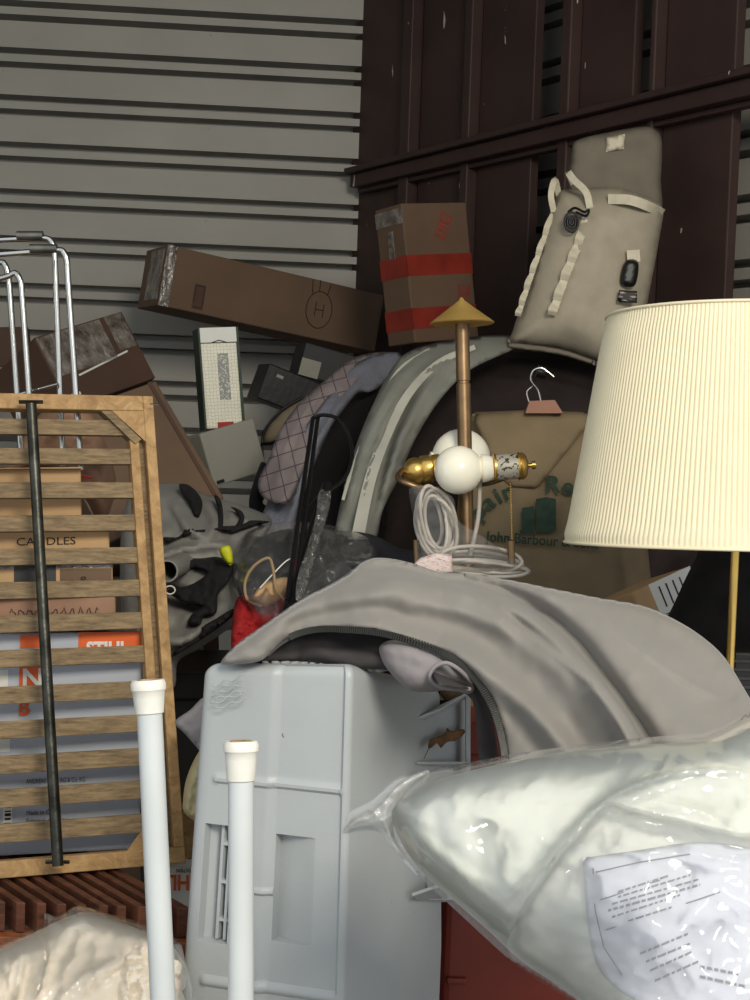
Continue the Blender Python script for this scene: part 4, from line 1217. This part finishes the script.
# print: letters standing on the cloth
GF = rbf(GD)
def print_txt(mb, s, px, py, hpx, rot, bold=0.0, sx=1.0, out=0.053):
    v, f = text_verts(s, 1.0, ext=0.0, bold=0.022)
    c, sn = math.cos(rot), math.sin(rot)
    o_ = []
    for a in v:
        X = a.x * sx * hpx * 1.4; Y = a.y * hpx * 1.4
        x = px + X * c + Y * sn; y = py + X * sn - Y * c
        d_ = float(GF(np.array([[x, y]]))[0])
        o_.append(P(x, y, d_ - out))
    mb.add(o_, f)
mb = MB()
for ch_, x, y, r in (('p', 479, 521, -0.75), ('a', 488, 511, -0.6), ('i', 499, 504, -0.5), ('r', 505, 501, -0.4)):
    print_txt(mb, ch_, x, y, 17, r, sx=1.05, out=0.0615)
mb.build('green_word', M['green'], gb); mb = MB()
for ch_, x, y, r in (('R', 545, 492, 0.05), ('e', 561, 493, 0.15), ('p', 573, 496, .3), ('r', 586, 501, .4)):
    print_txt(mb, ch_, x, y, 17, r, sx=1.05, out=0.0615)
mb.build('green_word', M['green'], gb); mb = MB()
print_txt(mb, 'John Barbour & Sons', 486, 541, 10.2, 0.07, sx=0.93, out=0.0625)
mb.build('green_lettering', M['green'], gb)
def gpoly(pts, out):
    return [P(x, y, float(GF(np.array([[x, y]]))[0]) - out) for x, y in pts]
mb = MB()
for pts in ([(536, 499), (546, 497), (556, 499), (556, 531), (546, 533), (536, 531)], [(522, 508), (534, 506), (534, 532), (522, 533)], [(520, 530), (534, 529), (534, 533), (520, 534)]):
    g_ = gpoly(pts, 0.0615); k = len(g_); mb.add(g_, [tuple(range(k))])
mb.build('green_tin_picture', M['green'], gb)
ptube('hook', [(529, 402, 2.9), (527, 392, 2.9), (533, 386, 2.9)], 0.0015, M['chrome'], gb, 6)
ptube('hook', [(541, 402, 2.88), (538, 390, 2.88), (531, 380, 2.88), (533, 371, 2.88), (541, 368, 2.88), (548, 372, 2.88), (554, 377, 2.88)], 0.0017, M['chrome'], gb, 6)
ptube('hook_ball', [(537, 371, 2.9), (541, 372, 2.9), (546, 373, 2.9)], 0.012, M['black'], gb, 12)
slab('hanger_shoulder', [(524, 414, 2.89), (528, 402, 2.89), (553, 401, 2.89), (561, 414, 2.89)], -0.03, M['peach'], gb)

# grey gear heap
gh = soft('grey_gear_heap', 'heap of grey nylon bags with black straps beside the pine frame', 'bags',
     [(150, 484), (180, 484), (200, 492), (225, 500), (250, 508), (272, 520), (262, 540), (248, 556), (235, 575), (240, 600), (232, 625), (200, 648), (178, 662), (172, 690), (130, 690), (120, 560), (130, 490)],
     [(150, 484, 3.0), (272, 520, 2.95), (178, 660, 2.6), (240, 600, 2.65), (120, 560, 2.75)], 0.08, 26, M['gear'], step=4,
     folds=[([(150, 560), (190, 548), (235, 545)], .07, 9, 'lap'), ([(170, 500), (190, 530), (215, 540)], .05, 8, 'lap-'), ([(205, 500), (215, 520), (212, 540)], .04, 6), ([(160, 590), (190, 600), (215, 590)], -.07, 9), ([(150, 640), (185, 640), (225, 622)], .05, 9), ([(225, 512), (245, 520), (262, 530)], .04, 6, 'lap')],
     wr=((0.02, 30, 2), (0.006, 12, 5, (1, 1), True)))
for k_, pl_ in enumerate([[(179.4, 484.3), (188.9, 485.1), (199.4, 495.2), (202.5, 505.7), (198.7, 517.3), (193.1, 513.1), (187.8, 501.5), (181.5, 493.1)], [(214.1, 495.2), (220.4, 499.4), (223.1, 512.0), (222.5, 527.8), (216.8, 527.1), (218.3, 512.0)], [(230.5, 506.8), (240.3, 509.9), (244.5, 517.3), (240.8, 527.8), (235.7, 526.3), (239.3, 518.3), (236.1, 512.0)], [(163.7, 537.2), (177.3, 537.2), (183.6, 530.9), (181.5, 525.7), (187.8, 523.6), (198.3, 528.8), (219.3, 526.3), (240.3, 525.0), (250.8, 520.4), (270.2, 521.7), (259.2, 525.0), (242.4, 529.9), (234.0, 533.0), (221.4, 530.9), (202.5, 533.0), (183.6, 537.2), (166.8, 542.5)], [(181.5, 559.3), (202.5, 558.2), (219.3, 556.6), (233.0, 565.6), (228.8, 581.3), (218.3, 593.9), (216.2, 612.9), (203.6, 617.1), (200.4, 625.5), (187.8, 625.9), (191.0, 615.0), (201.5, 606.6), (189.9, 604.5), (177.3, 599.2), (167.9, 590.8), (181.5, 587.6), (195.2, 582.4), (206.7, 572.9), (196.2, 568.7), (183.6, 568.7)], [(200.4, 626.5), (213.0, 620.2), (233.0, 608.7), (234.0, 615.0), (213.0, 631.8), (173.1, 657.0), (172.1, 652.8), (198.3, 636.0)]]):
    relief('black_strap', pl_, [(150, 484, 2.90), (272, 520, 2.85), (178, 660, 2.5), (240, 600, 2.55), (120, 560, 2.65)], 0.03, 4, M['blackcloth'], gh, step=2.5, wr=((0.02, 9, k_),))
relief('yellow_tag', [(220, 548), (230, 546), (233, 560), (230, 565), (222, 558)], 2.6, 0.004, 3, M['yellow'], gh, step=3)
mbr = MB(); mbr.lathe(P(183, 563, 2.66), P(167, 571, 2.5) - P(183, 563, 2.66), [(.016, 0), (.019, 0), (.019, .16), (.016, .16), (.016, .02)], 20); mbr.build('rolled_flap', M['gear'], gh, smooth=True, sharp=40)
ptube('white_ring', [(170 + 5 * math.cos(a), 590 + 4 * math.sin(a), 2.5) for a in [i * math.pi / 5 for i in range(10)]], 0.0012, M['paper'], gh, 6, closed=True)

# clear bag with red cloth, twine and a kraft leaf
rc = soft('red_cloth_bundle', 'bright red cloth bundle beside the jacket', 'cloth',
     [(236, 600), (250, 596), (262, 602), (282, 590), (296, 560), (301, 556), (303, 562), (298, 590), (285, 625), (262, 640), (236, 650), (231, 640)], [(236, 600, 2.5), (301, 556, 2.7), (260, 640, 2.4)], 0.03, 9, M['redcloth'], step=3, wr=((0.025, 9, 3, (1, 1), True),))
kl = soft('kraft_paper_scrap', 'tan kraft paper scrap tied with twine above the red cloth', 'paper', [(252, 600), (257, 590), (266, 582), (286, 577), (290, 586), (284, 596), (272, 604), (262, 606)], 2.45, 0.008, 5, M['card_light'], step=3, wr=((0.006, 10, 2),))
ptube('twine', [(262, 606, 2.44), (248, 600, 2.44), (245, 583, 2.44), (253, 567, 2.44), (268, 558, 2.44), (273, 568, 2.44), (276, 588, 2.43), (284, 600, 2.43)], 0.0025, M['twine'], kl, 6)
ptube('twine', [(260, 588, 2.44), (272, 575, 2.44), (285, 562, 2.44), (292, 558, 2.44)], 0.0012, M['paper'], kl, 6)
cbg = soft('crumpled_clear_bag', 'crumpled clear plastic bag between the grey gear and the canes', 'plastic bag',
     [(236, 548), (250, 530), (285, 522), (330, 525), (370, 540), (376, 570), (345, 580), (305, 605), (270, 625), (240, 600), (232, 575)], [(236, 548, 2.75), (370, 540, 2.75), (260, 620, 2.45)], 0.10, 20, M['film_grey'], step=4, wr=((0.04, 20, 3, (1, 1), True),), film=True, off=0.02)
soft('dark_grey_blanket', 'dark grey blanket behind the jacket, right of the canes', 'blanket',
     [(330, 530), (370, 534), (400, 548), (425, 556), (420, 600), (340, 620), (250, 625), (238, 580), (245, 550), (280, 530)], [(330, 530, 2.84), (425, 556, 2.84), (340, 620, 2.66), (250, 600, 2.72)], 0.03, 20, mat('charcoal_blanket', (60, 60, 64), 0.9), step=5, wr=((0.03, 30, 8),))

# ---- jacket
jk = thing('grey_jacket', 'grey zip jacket draped over the grey plastic tote', 'jacket', P(500, 700, 1.95))
JD = [(222, 664, 1.89), (262, 628, 1.92), (300, 600, 1.94), (350, 632, 1.87), (404, 640, 1.85), (450, 660, 1.84), (480, 685, 1.83), (504, 757, 1.80), (365, 566, 1.97), (440, 572, 1.98), (510, 580, 1.97), (600, 598, 1.94), (670, 618, 1.91), (745, 690, 1.83), (800, 790, 1.74),
      (600, 770, 1.71), (560, 700, 1.78), (460, 610, 1.91), (600, 660, 1.83), (700, 760, 1.70), (560, 820, 1.70), (800, 840, 1.70)]
jpoly = [(221, 663), (236, 645), (262, 626), (300, 600), (330, 584), (348, 573), (366, 560), (385, 558), (412, 563), (440, 572), (470, 574), (510, 580), (560, 590), (600, 598), (640, 605), (670, 617), (700, 635), (725, 658), (748, 695), (775, 740), (800, 790), (800, 840), (560, 850), (520, 800), (506, 758),
         (502, 735), (494, 708), (478, 681), (460, 663), (440, 650), (404, 638), (375, 632), (347, 629), (320, 629), (298, 633), (280, 643), (262, 660), (240, 664)]
jf = [([(330, 572), (372, 577), (430, 581), (465, 593), (500, 616), (535, 641), (575, 672), (610, 702), (650, 760)], 0.034, 30, 'lap'),
      ([(360, 570), (400, 566), (430, 572), (470, 583), (515, 597), (550, 618), (580, 646), (612, 688), (645, 735), (680, 800)], -0.042, 9),
      ([(505, 618), (530, 640), (560, 662), (590, 690)], -0.022, 9),
      ([(440, 577), (490, 596), (530, 620), (560, 648), (600, 690), (630, 740), (650, 790)], 0.022, 7),
      ([(500, 584), (560, 600), (610, 640), (650, 690), (690, 750), (710, 790)], 0.026, 24),
      ([(590, 606), (622, 636), (655, 660), (690, 684), (725, 700)], 0.007, 3),
      ([(625, 622), (670, 642), (710, 668), (735, 700)], -0.012, 16),
      ([(640, 665), (690, 705), (740, 770)], -0.016, 22),
      ([(400, 604), (455, 610), (515, 634), (550, 658), (600, 700), (650, 780)], 0.016, 9),
      ([(380, 622), (440, 628), (500, 655), (550, 695), (600, 770)], -0.026, 20),
      ([(440, 640), (475, 662), (510, 692), (550, 730), (600, 790)], 0.022, 12),
      ([(500, 700), (530, 735), (560, 790)], -0.012, 10),
      ([(250, 640), (290, 612), (340, 596), (400, 592), (440, 600)], 0.016, 12),
      ([(270, 645), (300, 624), (345, 614), (380, 610), (420, 622)], -0.014, 9),
      ([(235, 655), (265, 640), (290, 628)], 0.008, 6)]
relief('jacket_shell', jpoly, JD, 0.018, 9, M['jacket'], jk, step=3.2, folds=jf, wr=((0.010, 60, 3), (0.003, 24, 5)), back=0.006)
relief('lining', [(250, 664), (270, 648), (290, 634), (320, 628), (350, 627), (400, 636), (440, 650), (470, 676), (488, 705), (498, 760), (480, 762), (472, 700), (440, 690), (400, 672), (350, 668), (300, 660)],
       [(250, 664, 1.93), (350, 640, 1.93), (440, 660, 1.90), (498, 760, 1.88), (480, 740, 1.90), (350, 668, 1.90), (400, 675, 1.88)], 0.012, 8, M['lining'], jk, step=4, folds=[([(300, 650), (350, 652), (400, 660)], .012, 8)], wr=((0.01, 40, 2),))
# folded facing / cuff
relief('folded_facing', [(379, 650), (383, 643), (394, 640), (410, 642), (430, 650), (452, 660), (466, 672), (474, 688), (468, 694), (450, 690), (430, 692), (410, 690), (395, 678), (384, 664)],
       [(380, 650, 1.87), (470, 690, 1.87), (430, 655, 1.85), (410, 690, 1.85)], 0.026, 15, M['collar'], jk, step=3, folds=[([(445, 664), (434, 668), (430, 678), (438, 686)], .008, 3, 'r')], wr=((0.004, 20, 3),))
ff_ = [o for o in jk.children if o.name.startswith('folded_facing')][0]
relief('facing_opening', [(433, 672), (440, 665), (452, 666), (464, 676), (470, 688), (452, 687), (438, 684)], [(433, 672, 1.818), (470, 688, 1.83), (450, 680, 1.815)], 0.004, 6, M['lining'], ff_, step=3)
ptube('facing_hem', [(470, 689, 1.825), (452, 689, 1.812), (436, 685, 1.81), (430, 676, 1.81), (435, 667, 1.81), (446, 663, 1.81), (458, 669, 1.812), (472, 682, 1.825)], 0.0028, M['collar'], ff_, 8)
JF_ = rbf(JD)
zp = [(x, y, float(JF_(np.array([[x, y]]))[0]) - 0.016) for x, y in ((268, 654), (282, 642), (298, 633.5), (320, 629), (347, 629.5), (375, 632), (404, 638.5), (440, 651), (460, 664), (478, 682), (493, 708), (501, 735), (505, 757))]
zt_ = strip('zip_tape', [(a, b + 1.5, d + .002) for a, b, d in zp], [2, 8], 1.9, M['lining'], jk, th=.003)
zz = catmull([P(*p) for p in zp], 26)
tm = MB()
for i in range(40, len(zz) - 1, 2):
    tdir = (zz[i + 1] - zz[i]).normalized(); c = zz[i]
    sidev = tdir.cross(RM @ Vector((0, 0, 1))).normalized()
    Rm = Matrix((tdir, sidev, tdir.cross(sidev))).transposed().to_4x4(); Rm.translation = c
    tm.box((-0.0011, -0.0040, -0.003), (0.0011, 0.0040, 0.003), Rm)
z_ = tm.build('zip_teeth', M['zip'], zt_); z_['kind'] = 'stuff'

# ---- tan box corner with shipping label, black bag
t, W, H = carton('shipping_label_box', 'tilted kraft box corner with white shipping label behind the jacket', 'box', (660, 660, 2.52), (716, 632, 2.6), (628, 594, 2.52), 0.12, M['card_light'])
patch(t, 'shipping_label', W * .27, H * .05, W, H, M['paper'])
mb = MB()
for k in range(4):
    mb.box((W * (.40 + .12 * k), -.0025, H * .62), (W * (.415 + .12 * k), -.0012, H * .92))
for k in range(5): mb.box((W * .36, -.0025, H * (.3 + .055 * k)), (W * (.8 - .06 * (k % 3)), -.0012, H * (.312 + .055 * k)))
mb.build('label_print', M['ink'], t, local=True)
soft('black_duffel_bag', 'black soft bag in the dark below the pleated shade', 'bag',
     [(694, 562), (710, 545), (800, 530), (800, 740), (640, 740), (655, 640), (670, 612)], [(694, 562, 2.4), (800, 530, 2.4), (800, 740, 2.2), (640, 740, 2.3)], 0.05, 30, M['blackcloth'], step=7, wr=((0.02, 40, 3),))
t, W, H = carton('black_case', 'black ridged case behind the foot of the jacket at right edge', 'case', (732, 700, 2.12), (800, 702, 2.12), (732, 652, 2.12), 0.06, M['black'])
for k in range(4): MB().box((0.0, -.003, H * (.25 + .18 * k)), (W, 0, H * (.31 + .18 * k))).build('ridge', M['darkgrey'], t, local=True)

# ---- bagged pillow, front right
pb = thing('bagged_pillow', 'white pillow in clear plastic wrapping with packing papers, lower right', 'pillow', P(600, 1040, 1.5))
PD = [(345, 826, 1.60), (420, 800, 1.55), (600, 745, 1.58), (800, 735, 1.55), (450, 895, 1.52), (560, 985, 1.48), (620, 1060, 1.42), (800, 1060, 1.40), (620, 880, 1.46), (800, 900, 1.45)]
relief('pillow', [(392, 812), (410, 795), (440, 779), (500, 764), (560, 753), (640, 745), (720, 741), (800, 740), (800, 1080), (640, 1080), (600, 1018), (560, 988), (520, 960), (490, 932), (450, 897), (420, 870), (400, 840)],
       PD, 0.07, 50, M['pillow'], pb, step=5, wr=((0.006, 60, 3), (0.002, 18, 6)),
       folds=[([(400, 820), (430, 845), (500, 905), (560, 960)], .008, 6), ([(430, 800), (440, 850), (432, 880)], -.006, 8), ([(690, 765), (620, 790), (560, 850), (530, 900)], .012, 10, 'lap-'), ([(470, 820), (480, 860), (470, 890)], -.006, 9), ([(505, 830), (510, 870)], -.005, 9)], back=0.05)
relief('clear_wrapping', [(343, 832), (350, 814), (372, 801), (401, 776), (425, 770), (470, 762), (520, 753), (580, 745), (640, 738), (700, 734), (800, 730), (800, 1085), (630, 1085), (592, 1020), (565, 998), (520, 968), (490, 942), (450, 905), (415, 873), (395, 850), (380, 832), (360, 830)],
       PD, 0.08, 45, M['film'], pb, step=4, film=True, off=0.012,
       folds=[([(401, 777), (400, 800), (395, 840)], .012, 3, 'r'), ([(401, 778), (470, 768), (560, 757)], .010, 3, 'r'), ([(690, 768), (640, 785), (605, 802), (570, 840), (530, 895), (515, 930)], .022, 5, 'r'), ([(380, 830), (395, 812), (402, 790)], .012, 3, 'r'), ([(372, 805), (385, 822), (392, 845)], -.01, 3, 'r'), ([(620, 790), (700, 770), (760, 775)], .012, 4, 'r'), ([(608, 803), (660, 815), (700, 820)], .012, 3, 'r'),
              ([(600, 835), (650, 850), (700, 855), (750, 865)], .010, 3, 'r'), ([(640, 800), (700, 812), (750, 845)], .010, 4, 'r'), ([(350, 822), (380, 812), (410, 800)], .01, 4, 'r'), ([(500, 905), (540, 870), (570, 862)], .008, 3, 'r'), ([(560, 980), (600, 960), (640, 985)], .008, 5, 'r')],
       wr=((0.006, 60, 3, (1, 1), True), (0.0009, 17, 5, (1.4, 0.7), True)))
relief('packing_paper', [(583, 862), (592, 857), (640, 850), (700, 842), (760, 850), (800, 870), (800, 1060), (700, 1050), (650, 1010), (612, 985), (592, 950)], [(x, y, d - 0.077) for x, y, d in PD], 0.004, 6, M['paper'] if False else mat('blue_white_paper', (200, 205, 220), 0.6, 0, 0.02), pb, step=5, wr=((0.006, 50, 2),), film=False, back=0.001)
relief('gathered_film_corner', [(342, 833), (349, 813), (372, 800), (401, 775), (430, 771), (408, 792), (396, 812), (394, 835), (404, 855), (418, 876), (395, 852), (380, 833), (360, 831)], PD, 0.05, 14, M['film_thick'], pb, step=2.5, film=True, off=0.03,
       folds=[([(350, 825), (380, 808), (402, 778)], .008, 3, 'r'), ([(352, 828), (385, 818), (410, 795)], .008, 3, 'r'), ([(370, 806), (385, 826), (400, 850)], .006, 3, 'r')], wr=((0.004, 9, 3, (1, 1), True),))
relief('film_flap', [(604, 801), (640, 808), (690, 820), (740, 832), (800, 850), (800, 1085), (630, 1085), (592, 1020), (552, 985), (512, 958), (510, 930), (528, 895), (548, 862), (572, 832)], PD, 0.045, 14, M['film_thin2'], pb, step=4, film=True, off=0.062,
       folds=[([(606, 803), (650, 820), (700, 826), (760, 845)], .007, 3, 'r'), ([(596, 830), (640, 840), (690, 838)], .007, 3, 'r'), ([(615, 850), (680, 868), (750, 872)], .008, 3, 'r'), ([(560, 862), (536, 900), (530, 940)], .007, 4, 'r'), ([(700, 925), (730, 912), (760, 908)], .008, 3, 'r'), ([(570, 845), (600, 836), (620, 815)], .006, 3, 'r')], wr=((0.0016, 30, 4, (0.6, 1.6), True),))
pm = MB()
PF = rbf(PD)
rr = random.Random(9)
def pl_line(x0, y0, x1, y1, h, o_=0.094):
    ln = math.dist((x0, y0), (x1, y1)); x = 0
    while x < ln:
        wl_ = rr.uniform(3, 9)
        a = x / ln; b = min(1, (x + wl_) / ln)
        pts = []
        for (t_, s_) in ((a, 0), (b, 0), (b, 1), (a, 1)):
            X = x0 + (x1 - x0) * t_; Y = y0 + (y1 - y0) * t_ - s_ * h
            w2 = float(wrinkle(np.array([[X, Y]]), 0.006, 50, 2)[0])
            pts.append(P(X, Y, float(PF(np.array([[X, Y]]))[0]) - 0.0822 - w2))
        pm.add(pts, [(0, 1, 2, 3)])
        x += wl_ + 2
for q_ in (((593, 868), (595, 910), (604, 948), (622, 975)), ((596, 872), (640, 862), (690, 854)), ((600, 900), (660, 880)), ((606, 930), (690, 902), (720, 892))):
    pm.tube([P(x_, y_, float(PF(np.array([[x_, y_]]))[0]) - 0.083 - float(wrinkle(np.array([[x_, y_]]), 0.006, 50, 2)[0])) for x_, y_ in q_], 0.0006, 5)
for (a, b, c_, d_, h) in ((618, 893, 668, 877, 2.2), (618, 898, 690, 876, 2.0), (612, 905, 700, 880, 2.0), (608, 912, 700, 886, 2.6), (612, 918, 680, 896, 2), (628, 922, 672, 908, 2), (640, 955, 688, 935, 2.5), (646, 963, 690, 945, 2.5), (650, 972, 692, 953, 2.5), (655, 982, 700, 962, 2.5), (700, 978, 745, 988, 3), (700, 968, 740, 976, 3)):
    pl_line(a, b, c_, d_, h)
z_ = pm.build('blurred_print', mat('grey_print_ink', (92, 98, 118), 0.7), pb); z_['kind'] = 'stuff'

# ---- bagged comforter, bottom left
cf = thing('bagged_comforter', 'ivory quilt stuffed in a clear plastic bag, bottom left on the bench', 'bedding', P(80, 1040, 1.9))
CDp = [(-40, 980, 1.88), (50, 915, 1.96), (180, 950, 1.9), (180, 1060, 1.8), (-40, 1060, 1.8), (80, 980, 1.86)]
relief('quilt', [(-60, 975), (-20, 958), (10, 945), (35, 932), (60, 920), (85, 912), (115, 920), (145, 932), (170, 944), (182, 962), (180, 985), (184, 1060), (-60, 1060)], CDp, 0.06, 24, M['comforter'], cf, step=3.5,
       folds=[([(40, 930), (45, 960), (35, 1000)], .02, 5, 'lap'), ([(-5, 960), (-12, 990)], .012, 4), ([(32, 955), (26, 980), (20, 1010)], -.01, 3), ([(10, 950), (5, 980), (-5, 1010)], .012, 4, 'lap'), ([(22, 945), (20, 975), (12, 1005)], .01, 3), ([(60, 925), (100, 935), (120, 925)], .01, 5), ([(80, 1000), (95, 975), (122, 962), (126, 935)], .014, 5, 'lap-')],
       wr=((0.008, 30, 3), (0.0012, 12, 5, (1, 1), True)))
relief('crumpled_lining', [(118, 952), (130, 938), (150, 934), (168, 944), (184, 962), (186, 985), (180, 1000), (184, 1060), (105, 1060), (112, 1000)], CDp, 0.065, 14, M['comforter'], cf, step=2.5, off=0.008, wr=((0.014, 15, 4, (1, 1), True), (0.006, 7, 6, (1, 1), True)))
relief('clear_bag', [(-60, 965), (-20, 952), (10, 938), (42, 926), (45, 914), (58, 916), (78, 906), (110, 914), (145, 924), (168, 936), (184, 956), (184, 1065), (-60, 1065)], CDp, 0.07, 20, M['film'], cf, step=4, film=True, off=.008,
       folds=[([(44, 918), (60, 925), (100, 918), (150, 932)], .012, 3, 'r'), ([(70, 950), (68, 980), (60, 1010)], .01, 3, 'r'), ([(100, 985), (118, 972), (130, 962)], .014, 2.5, 'r'), ([(95, 975), (112, 962), (124, 955)], .012, 2.5, 'r'), ([(20, 950), (12, 980)], .01, 3, 'r'), ([(60, 1000), (85, 975), (120, 958)], .014, 4, 'r'), ([(48, 925), (52, 960), (40, 1000)], .01, 3, 'r')], wr=((0.005, 26, 3, (1.2, .8), True), (.0008, 9, 6, (1, 1), True)))

# ---- scraps between frame and tote
soft('white_cloth_corner', 'corner of grey-white cloth between the pine frame and the tote', 'cloth', [(175, 722), (190, 710), (206, 697), (215, 720), (210, 770), (200, 752), (186, 735)], 2.15, 0.01, 5, M['collar'], step=3, folds=[([(178, 722), (195, 745), (205, 765)], .006, 3)], wr=((.004, 12, 3),))
soft('cream_plastic_bag', 'crumpled cream bag low between the pine frame and the tote', 'bag', [(183, 800), (186, 780), (194, 760), (204, 745), (215, 740), (215, 830), (196, 822), (184, 812)], 2.25, 0.03, 9, M['yellowbag'], step=3, wr=((.012, 12, 3, (1, 1), True),))
t, W, H = carton('wood_block', 'short wooden block low between the pine frame and the tote', 'wood block', (160, 884, 2.42), (215, 882, 2.42), (160, 822, 2.42), 0.08, M['wood'])
MB().lathe((W * .55, -0.001, H * .35), (0, -1, 0), [(0, 0), (.005, 0), (.004, .002), (0, .002)], 10).build('screw', M['rod'], t, local=True)
t, W, H = carton('small_orange_print_box', 'small white box printed in orange, upside down, beside the tote', 'box', (158, 930, 2.36), (205, 930, 2.36), (158, 868, 2.36), 0.08, M['paper'])
mb = MB(); v_, f_ = text_verts('STIHL', 0.034, bold=.0008)
mb.add([(W * .86 + .022 - a.x * .8, -0.001 - a.z, H * .74 + .014 - a.y) for a in v_], [tuple(reversed(q)) for q in f_]); mb.build('lettering', M['orange'], t, local=True)
mb = MB(); v_, f_ = text_verts('ATTENTION', 0.009)
mb.add([(W * .86 - a.x * .7, -0.001 - a.z, H * .87 + .012 - a.y) for a in v_], [tuple(reversed(q)) for q in f_]); mb.build('small_print', M['ink'], t, local=True)

# black storage bin in the dark gap under the grey gear
t, W, H = carton('black_storage_bin', 'black storage bin in the dark gap between the pine frame and the tote', 'bin', (140, 1180, 2.75), (330, 1180, 2.75), (140, 672, 2.75), 0.4, M['black'])
MB().box((-.01, -.012, H - .05), (W + .01, .41, H)).build('lid', M['black'], t, local=True, bevel=.004)
